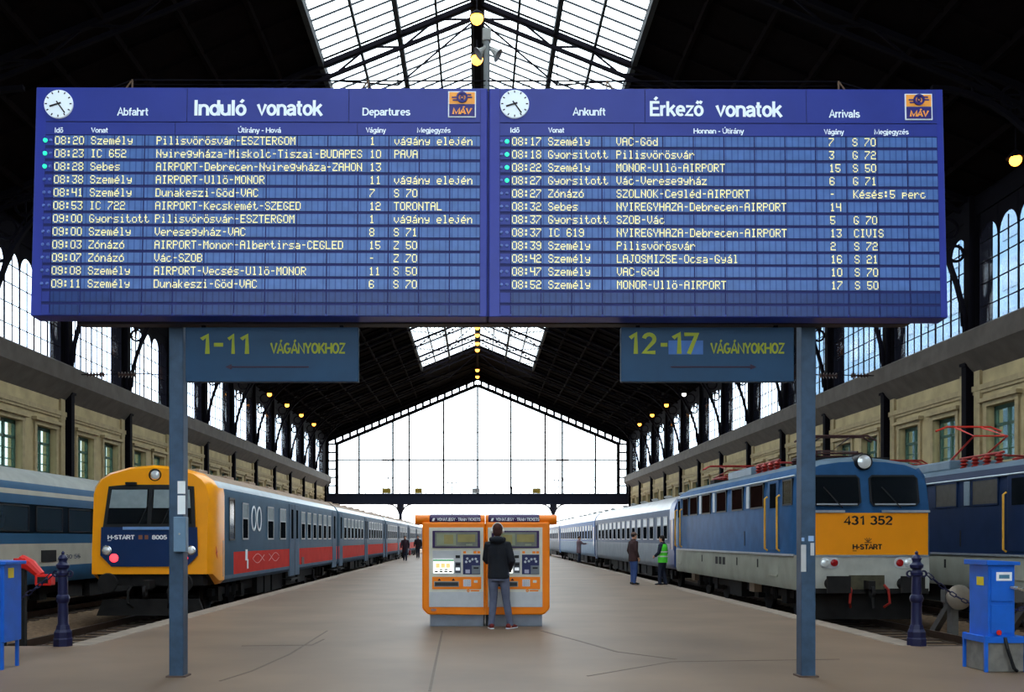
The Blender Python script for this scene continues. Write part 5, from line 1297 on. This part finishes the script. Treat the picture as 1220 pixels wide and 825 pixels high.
def vest(t, T, HM, sh, el, wr):
    zs = [(.8, .215, .168), (.95, .215, .165), (1.08, .206, .158), (1.25, .216, .166), (1.36, .222, .16), (1.43, .18, .125), (1.46, .13, .11)]
    v = MB().tube([T(0, 0, z) for z, a, b in zs], [a for z, a, b in zs], 20, 0, [b for z, a, b in zs], (1, 0, 0)); o = remesh(v, 'safety_vest', M_vest, t, .013)
    r = MB()
    for z, a, b in ((1.0, .222, .172), (1.16, .222, .17)):
        r.tube([T(0, 0, z), T(0, 0, z + .045)], [a, a], 24, 0, [b, b], (1, 0, 0))
    r.build('reflective_strip', M_refl, o, smooth=True)
Y3 = EYE * F / 55.6
person('railway worker in bright green safety vest and dark trousers by the locomotive', ((789.5 - CX) * Y3 / F, Y3, 0), R(55), 1.64,
       dict(ankle={-1: (-.1, .06, .085), 1: (.11, -.06, .085)}, knee={-1: (-.1, .06, .49), 1: (.1, .02, .49)}, elbow={-1: (-.28, .02, 1.15), 1: (.28, -.02, 1.15)},
            wrist={-1: (-.22, .2, 1.02), 1: (.24, .16, .96)}, nod=R(8)), mat('navy_work_jacket', (26, 32, 52), .8), M_trd, (M_shoek,), M_haird, .013, extra=vest)
Y4 = EYE * F / 28.8
person('distant person in greyish pink coat reaching for a coach door on the right', ((690.5 - CX) * Y4 / F - .05, Y4, 0), R(-75), 1.7,
       dict(ankle={-1: (-.1, .1, .085), 1: (.1, -.08, .085)}, knee={-1: (-.1, .12, .49), 1: (.1, .02, .49)}, elbow={-1: (-.3, .2, 1.25), 1: (.29, .2, 1.24)},
            wrist={-1: (-.26, .46, 1.28), 1: (.26, .44, 1.26)}, hnrm={-1: (0, 0, -1), 1: (0, 0, -1)}), M_coatg, M_trd, (M_shoek,), M_haird, .022, hat=(mat('beret_grey', (90, 80, 84)), False), coat_len=.62)
walk = dict(ankle={-1: (-.09, .16, .09), 1: (.09, -.16, .1)}, knee={-1: (-.09, .12, .5), 1: (.09, .0, .5)}, elbow={-1: (-.27, -.08, 1.14), 1: (.27, .06, 1.14)}, wrist={-1: (-.26, .0, .88), 1: (.26, .18, .9)})
Y5 = EYE * F / 26.8
P5 = ((482.6 - CX) * Y5 / F, Y5, 0)
person('dark-clad distant walker with a reddish bag, left of the ticket machines', P5, R(180), 1.72, walk, mat('dark_plum_coat', (44, 28, 38), .85), M_trd, (M_shoek,), M_haird, .022, coat_len=.6, long=True)
bg5 = thing('shoulder_bag', 'small reddish bag hanging at the side of the distant walker', 'bag', (P5[0] + .33, Y5, .4))
MB().box(-.07, .07, -.17, .17, 0, .34).build('bag_body', mat('bag_red', (136, 44, 50), .6), bg5, bevel=.04)
MB().tube([(0, -.13, .32), (0, -.08, .5), (-.05, .0, .56), (0, .08, .5), (0, .13, .32)], .012, 6).build('strap', mat('bag_red', (136, 44, 50)), bg5)
Y6 = EYE * F / 23.6
person('dark-clad distant walker nearest the ticket machines, just beside their left edge', ((498 - CX) * Y6 / F, Y6, 0), R(176), 1.76, walk, mat('black_coat', (34, 24, 32), .85), M_trd, (M_shoek,), M_haird, .022, coat_len=.72)
